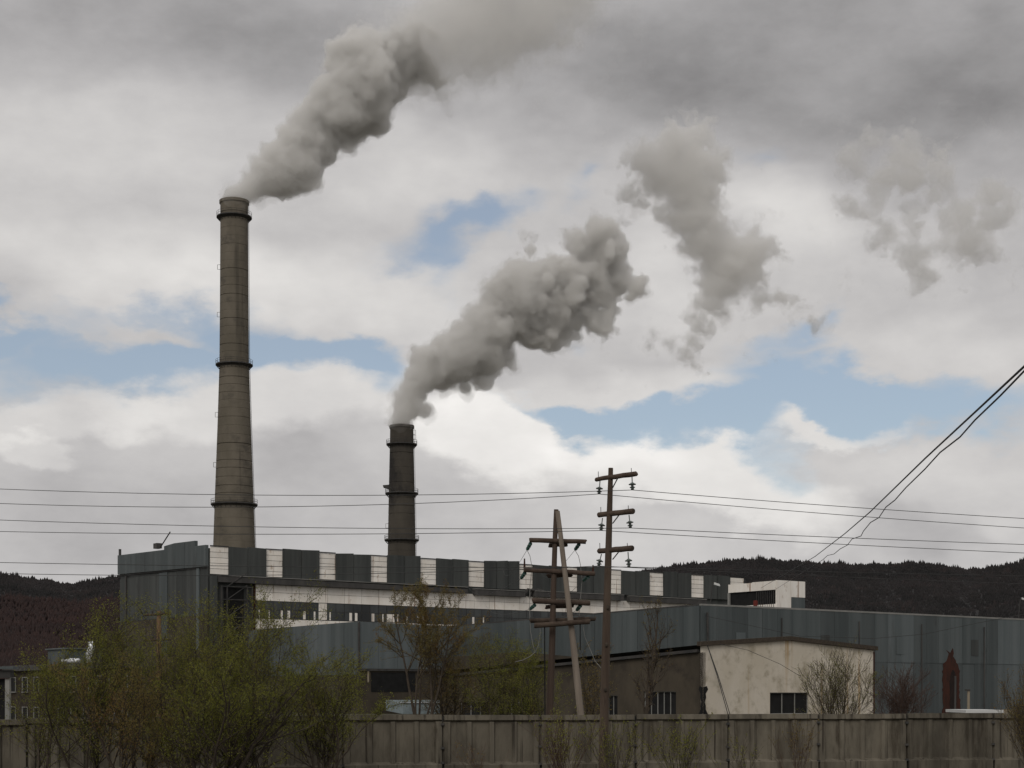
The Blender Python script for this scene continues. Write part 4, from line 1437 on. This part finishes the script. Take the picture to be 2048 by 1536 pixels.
TREE = dict(n=[10, 8, 6, 4], wig=[.05, .13, .2, .22], up=[.05, .05, .02, -.02], bare=[.25, .15, .05, 0], kids=[1.7, 1.3, 1.0, 0], spread=[.62, .6, .6, .6], ratio=[.42, .48, .5, .4], leafdepth=1)
FAN = dict(TREE, bare=[.5, .3, .05, 0], kids=[2.2, 1.5, 1.0, 0], up=[.05, .06, .03, 0], wig=[.05, .1, .16, .2])
bush('birch_tree', 'slim birch with a fan of limbs and sparse orange leaves behind the fence', 835, 84, 1160, 95, 6, 21, o=FAN, leaf='leaf_b', per=6, lsize=.036, keep=.95, bark='bark', maxlevel=2, rad=.085, cat='tree', spread=.05)
bush('birch_tree', 'dark bare tree with a straight trunk before the blue grey cladding', 1283, 88, 1192, 60, 1, 22, o=TREE, leaf='leaf_b', per=1, lsize=.05, keep=.12, maxlevel=3, rad=.13, cat='tree')
bush('birch_tree', 'orange leaved young birch close behind the slim birch', 905, 86, 1262, 70, 6, 23, o=TREE, leaf='leaf_b', per=4, lsize=.032, keep=.7, maxlevel=2, rad=.06, cat='tree')
bush('birch_tree', 'yellow green young tree between the slim birch and the A-frame pole', 985, 82, 1268, 80, 7, 24, o=TREE, leaf='leaf', per=4, lsize=.032, keep=.75, maxlevel=2, rad=.06, cat='tree')
bush('birch_tree', 'low leafy tree behind the A-frame pole legs', 1070, 80, 1290, 60, 6, 25, o=TREE, leaf='leaf', per=4, lsize=.03, keep=.6, maxlevel=2, rad=.05, cat='tree')
bush('birch_tree', 'thin leafy sapling between the A-frame pole and the tall timber pole', 1180, 84, 1285, 40, 5, 26, o=TREE, leaf='leaf_b', per=1, lsize=.05, keep=.35, maxlevel=2, rad=.04, cat='tree')
bush('shrub', 'upright shrub of bare stems with few leaves against the cream gable wall', 1672, 105, 1288, 75, 16, 31, per=2, keep=.35, lsize=.035, leaf='leaf', bark='bark', rad=.03, minr=.009)
bush('shrub', 'reddish leafless shrub at the corner of the cream building', 1800, 118, 1330, 55, 18, 32, per=0, bark='bark_red', rad=.03, minr=.012)
bush('shrub', 'leafy shrub half hidden at the fence beside the low shed', 2055, 60, 1325, 50, 9, 33, per=2, keep=.5, lsize=.03, leaf='leaf_b', rad=.02)
R_ = dict(o=REED, per=3, lsize=.032, maxlevel=1, spread=.04, minr=.007)
bush('shrub', 'sapling of reddish stems before the fence under the A-frame pole', 1125, 57, 1418, 66, 46, 34, keep=.5, leaf='leaf', bark='bark_red', rad=.014, **R_)
bush('shrub', 'wispy shrub before the fence at the foot of the tall timber pole', 1232, 56, 1430, 80, 36, 35, keep=.7, leaf='leaf', bark='bark', rad=.012, **R_)
bush('shrub', 'green tipped shrub before the fence below the bare tree', 1362, 55, 1434, 62, 28, 36, keep=.9, leaf='leaf', bark='bark', rad=.012, **R_)
bush('shrub', 'sparse brown shrub before the fence below the cream wall window', 1590, 56, 1430, 45, 14, 37, keep=.5, leaf='leaf_b', bark='bark_red', rad=.012, **R_)
bush('shrub', 'few dry stems before the fence below the slim birch', 965, 56, 1480, 55, 10, 38, keep=.2, leaf='leaf_b', bark='bark_red', rad=.009, **R_)
bush('shrub', 'tangle of dry stems before the fence below the loading tower', 1480, 55, 1462, 60, 14, 39, keep=.3, leaf='leaf', bark='bark', rad=.009, **R_)


# ------------------------------------------------------------------ smoke
def surface_nets(Fd, org, h):
    """closed surface where the field crosses zero (inside > 0)"""
    Fd = Fd.copy()
    for ax in range(3):
        sl = [slice(None)] * 3
        for e in (0, -1):
            sl[ax] = e
            Fd[tuple(sl)] = -1.0
    ins = Fd > 0
    nx, ny, nz = Fd.shape
    cnt = np.zeros((nx - 1, ny - 1, nz - 1), np.int16)
    cor = [(i, j, k) for i in (0, 1) for j in (0, 1) for k in (0, 1)]
    sl = lambda c: (slice(c[0], nx - 1 + c[0]), slice(c[1], ny - 1 + c[1]), slice(c[2], nz - 1 + c[2]))
    for c in cor:
        cnt += ins[sl(c)]
    act = (cnt > 0) & (cnt < 8)
    idx = np.full(act.shape, -1, np.int64)
    cells = np.argwhere(act)
    idx[act] = np.arange(len(cells))
    acc = np.zeros((len(cells), 3))
    num = np.zeros(len(cells))
    vals = {c: Fd[cells[:, 0] + c[0], cells[:, 1] + c[1], cells[:, 2] + c[2]] for c in cor}
    for c in cor:
        for ax in range(3):
            if c[ax] == 0:
                c2 = list(c)
                c2[ax] = 1
                c2 = tuple(c2)
                a, b = vals[c], vals[c2]
                x = (a > 0) != (b > 0)
                t = np.where(x, a / np.where(np.abs(a - b) < 1e-9, 1, a - b), 0)
                for q in range(3):
                    acc[:, q] += np.where(x, c[q] + (t if q == ax else 0), 0)
                num += x
    pos = (cells + acc / num[:, None]) * h + np.array(org)
    quads = []
    for ax in range(3):
        sA = [slice(1, -1)] * 3
        sB = [slice(1, -1)] * 3
        sA[ax] = slice(0, -1)
        sB[ax] = slice(1, None)
        a, b = ins[tuple(sA)], ins[tuple(sB)]
        e = np.argwhere(a != b)
        if not len(e):
            continue
        o_ = np.ones(3, int)
        o_[ax] = 0
        e2 = e + o_
        flip = ~a[tuple(e.T)]
        u, v = [(1, 2), (2, 0), (0, 1)][ax]
        q = []
        for (du, dv) in ((-1, -1), (0, -1), (0, 0), (-1, 0)):
            c = e2.copy()
            c[:, u] += du
            c[:, v] += dv
            q.append(idx[tuple(c.T)])
        q = np.stack(q, 1)
        q[flip] = q[flip][:, ::-1]
        quads.append(q)
    return pos, np.concatenate(quads)


def vnoise(shape, cell, rg):
    """smooth value noise on a grid, one lattice point every `cell` samples"""
    dims = [int(math.ceil(s_ / cell)) + 2 for s_ in shape]
    lat = rg.uniform(-1, 1, dims).astype(np.float32)
    out = lat
    for ax, s_ in enumerate(shape):
        x = np.arange(s_) / cell
        i = x.astype(int)
        f = (x - i).astype(np.float32)
        f = f * f * (3 - 2 * f)
        sh_ = [1, 1, 1]
        sh_[ax] = s_
        f = f.reshape(sh_)
        out = np.take(out, i, ax) * (1 - f) + np.take(out, i + 1, ax) * f
    return out


def smoke_material(name, density, color, aniso=.25):
    m = bpy.data.materials.new(name)
    m.use_nodes = True
    q = G(m.node_tree)
    q.n.clear()
    v = q.n.new('ShaderNodeVolumePrincipled')
    v.inputs['Color'].default_value = (*color, 1)
    v.inputs['Density'].default_value = density
    v.inputs['Anisotropy'].default_value = aniso
    v.inputs['Density Attribute'].default_value = ''
    v.inputs['Temperature Attribute'].default_value = ''
    out = q.n.new('ShaderNodeOutputMaterial')
    q.l.new(v.outputs[0], out.inputs['Volume'])
    return m


SMC = (.956, .95, .938)
SM_CORE = smoke_material('smoke_core', .36, SMC)
SM_MID = smoke_material('smoke_mid', .16, SMC)
SM_SOFT = smoke_material('smoke_soft', .06, SMC)
SM_THIN = smoke_material('smoke_thin', .028, SMC)
SM_FAINT = smoke_material('smoke_faint', .014, SMC)
SM_TRAIL = smoke_material('smoke_trail', .06, SMC)
SM_DRIFT = smoke_material('smoke_drift', .075, SMC)
RAG = ((10, .5), (5, .75), (2.6, .65), (1.5, .5))


def plume(name, label, D, puffs, h, seed, layers, amp, bill, kids=10, shrink=.92, drift=0.0, octv=((13, .8), (6.5, .7), (3.2, .45), (1.7, .3))):
    """puffs: (px, py, r_px, thickness 0..1); layers: (part name, offset in m, own noise in m, material); amp, bill: metres of
    ragged and of cauliflower displacement, each a number or a function of the photo column"""
    rg = np.random.default_rng(seed)
    s = D / F
    S_ = []
    for (x, y, r_, th) in puffs:
        c = np.array(P(x, y, D))
        c[1] += (x - puffs[0][0]) * s * drift
        R = r_ * s * shrink
        c[1] += rg.normal(0, .15) * R
        S_.append((c, R, th))
        for _ in range(kids):
            d = rg.normal(0, 1, 3)
            d /= np.linalg.norm(d)
            r2 = R * rg.uniform(.2, .36)
            c2 = c + d * R * rg.uniform(.8, 1.0)
            S_.append((c2, r2, th))
            for _ in range(5 if R > 3 else 2):
                e = d * .6 + rg.normal(0, .7, 3)
                e /= np.linalg.norm(e)
                S_.append((c2 + e * r2 * .9, r2 * rg.uniform(.3, .5), th))
    lo = np.min([c - R * 1.3 for c, R, _ in S_], 0) - 5
    hi = np.max([c + R * 1.3 for c, R, _ in S_], 0) + 5
    shp = tuple(np.ceil((hi - lo) / h).astype(int) + 1)
    Fd = np.full(shp, -6.0, np.float32)
    for c, R, th in S_:
        m_ = R + 5
        i0 = np.maximum(((c - m_ - lo) / h).astype(int), 0)
        i1 = np.minimum(((c + m_ - lo) / h).astype(int) + 2, shp)
        ax = [np.arange(i0[k], i1[k]) * h + lo[k] - c[k] for k in range(3)]
        d2 = ax[0][:, None, None] ** 2 + ax[1][None, :, None] ** 2 + ax[2][None, None, :] ** 2
        f = (R - np.sqrt(d2) + (th - 1) * R).astype(np.float32)
        sl = tuple(slice(i0[k], i1[k]) for k in range(3))
        Fd[sl] = np.maximum(Fd[sl], f)
    X = ((lo[0] + np.arange(shp[0]) * h) / D * F + 1024)
    col_ = lambda q: (q(X) if callable(q) else np.full(shp[0], q)).astype(np.float32)[:, None, None]
    big = sum(vnoise(shp, c_ / h, rg) * a_ for c_, a_ in octv)
    bl = sum((np.abs(vnoise(shp, c_ / h, rg)) * 2 - .7) * a_ for c_, a_ in ((4.5, .55), (2.6, .5), (1.5, .35)))
    Fd = Fd + big * col_(amp) + bl * col_(bill)
    root = empty(name, P(puffs[0][0], puffs[0][1], D))
    tag(root, label, 'smoke')
    for (part, off, own, m) in layers:
        f = Fd + off
        if own:
            f = f + own * sum(vnoise(shp, c_ / h, rg) * a_ for c_, a_ in ((4.5, 1.0), (2.2, .7), (1.2, .4)))
        v, q = surface_nets(f, lo, h)
        me = np_mesh(part, v, q, m)
        link(part, me, None, root, smooth=True)
    return root


DT, DS = 480, 520
ramp = lambda x0, x1, a, b: (lambda X: a + (b - a) * np.clip((X - x0) / (x1 - x0), 0, 1))
P1 = [(469, 398, 26, 1), (485, 388, 24, 1), (505, 372, 30, 1), (535, 352, 40, 1), (565, 345, 42, 1), (560, 318, 40, 1), (600, 325, 50, 1), (600, 285, 48, 1), (635, 280, 54, 1), (625, 250, 45, 1),
      (660, 235, 60, 1), (690, 215, 60, 1), (680, 185, 52, 1), (720, 180, 64, 1), (745, 150, 66, 1), (715, 125, 52, 1), (700, 95, 34, 1), (770, 125, 62, 1), (730, 95, 40, 1), (800, 120, 54, .75),
      (790, 150, 42, .8), (830, 105, 50, .6), (700, 150, 40, 1), (690, 110, 38, 1), (712, 80, 28, 1)]
plume('smoke_plume', 'dense grey smoke plume blown sideways from the tall chimney', DT, P1, .5, 5,
      (('billow', -.3, .35, SM_CORE), ('fringe', .1, .9, SM_MID), ('veil', .6, 1.6, SM_SOFT)), amp=ramp(480, 850, .5, 3.0), bill=ramp(460, 560, .45, .75), drift=.1, shrink=1.0)
P1b = [(740, 100, 62, .9), (780, 105, 62, .95), (810, 90, 66, 1), (835, 140, 48, .95), (800, 150, 40, .9), (850, 80, 80, 1), (880, 130, 55, .9), (900, 60, 90, 1), (960, 95, 75, .95), (930, 20, 90, 1), (1000, 50, 95, .9), (1010, 120, 40, .8), (1070, 40, 90, .85), (890, 160, 26, .8), (1085, 85, 32, 1), (1110, 75, 30, 1), (1068, 112, 16, 1), (1140, 0, 80, .8), (1000, -40, 110, 1), (1130, -60, 100, .9)]
plume('smoke_trail', 'thin spreading smoke drifting on from the tall chimney plume', DT + 8, P1b, .8, 6,
      (('tatter', -1.2, 1.5, SM_DRIFT), ('veil', .6, 2.2, SM_THIN), ('outer_veil', 2.4, 2.6, SM_FAINT)), amp=3.6, bill=.8, kids=7, octv=RAG)
P2 = [(803, 846, 20, 1), (806, 830, 23, 1), (815, 812, 28, 1), (848, 818, 17, 1), (828, 785, 30, 1), (845, 755, 36, 1), (848, 720, 32, 1), (880, 735, 46, 1), (895, 705, 40, 1), (920, 720, 50, 1),
      (940, 680, 48, 1), (960, 700, 55, 1), (955, 640, 34, 1), (985, 660, 58, 1), (1010, 625, 60, 1), (1030, 580, 52, 1), (1050, 640, 50, 1), (1060, 600, 60, 1), (1040, 540, 38, .95), (1062, 490, 24, .9), (1090, 560, 58, 1),
      (1110, 610, 50, .95), (1140, 560, 55, .95), (1160, 475, 34, 1), (1195, 465, 38, 1), (1215, 495, 40, 1), (1180, 520, 45, .95), (1200, 570, 46, .9), (1240, 550, 36, .85), (1270, 560, 24, .8), (1190, 620, 34, .8), (1215, 640, 22, .8),
      (930, 772, 16, .95), (965, 762, 18, .95), (900, 765, 16, 1), (1100, 672, 18, .85), (1135, 655, 20, .8)]
plume('smoke_plume', 'dense grey smoke plume rising from the shorter chimney', DS, P2, .5, 8,
      (('billow', -.3, .35, SM_CORE), ('fringe', .1, 1.0, SM_MID), ('veil', .7, 1.8, SM_SOFT)), amp=ramp(860, 1150, .5, 2.8), bill=ramp(790, 860, .5, .5), drift=.1, shrink=1.02, octv=((11, .6), (6, .7), (3, .55), (1.6, .4)))
P3 = [(1300, 320, 46, 1), (1345, 300, 48, 1), (1395, 275, 34, .9), (1330, 350, 56, 1), (1385, 330, 50, 1), (1425, 340, 38, .95), (1395, 390, 50, 1), (1388, 435, 54, 1), (1375, 400, 48, 1), (1410, 480, 54, 1), (1445, 505, 60, 1), (1495, 500, 50, .95), (1545, 500, 30, .85),
      (1450, 560, 54, 1), (1500, 555, 44, .95), (1430, 600, 36, .9), (1400, 645, 26, .9), (1385, 680, 22, .85), (1345, 690, 18, .7), (1405, 725, 16, .9), (1300, 690, 14, .6), (1270, 385, 28, .85), (1245, 415, 18, .7),
      (1555, 595, 18, .8), (1600, 618, 18, .75), (1635, 648, 18, .7), (1375, 700, 14, .7), (1510, 600, 24, .8)]
plume('smoke_puff', 'detached ragged grey smoke cloud that drifted off the shorter chimney plume', DS + 30, P3, .6, 9,
      (('billow', -1.2, 1.0, SM_MID), ('fringe', 0, 1.4, SM_SOFT), ('veil', 1.0, 2.2, SM_THIN)), amp=3.6, bill=.6, kids=8, octv=RAG, shrink=1.0)
P4 = [(1700, 318, 22, .9), (1722, 345, 22, 1), (1765, 360, 30, 1), (1745, 385, 24, .9), (1740, 285, 22, .8), (1695, 415, 18, .8), (1812, 310, 34, .9), (1825, 360, 36, .9), (1835, 410, 30, .8), (1830, 460, 26, .8), (1832, 515, 28, 1),
      (1838, 545, 24, 1), (1920, 440, 34, .9), (1935, 485, 36, 1), (1985, 390, 28, .9), (1990, 435, 28, .9), (1885, 480, 18, .9), (1880, 340, 50, .6), (1780, 470, 40, .5), (1965, 500, 24, .9)]
plume('smoke_wisp', 'faint torn wisps of old smoke under the dark cloud', DS + 60, P4, .8, 10,
      (('tatter', -.3, 1.5, SM_TRAIL), ('fringe', .6, 2.0, SM_TRAIL), ('veil', 2.0, 3.0, SM_FAINT)), amp=4.0, bill=.3, kids=6, octv=RAG, shrink=1.0)
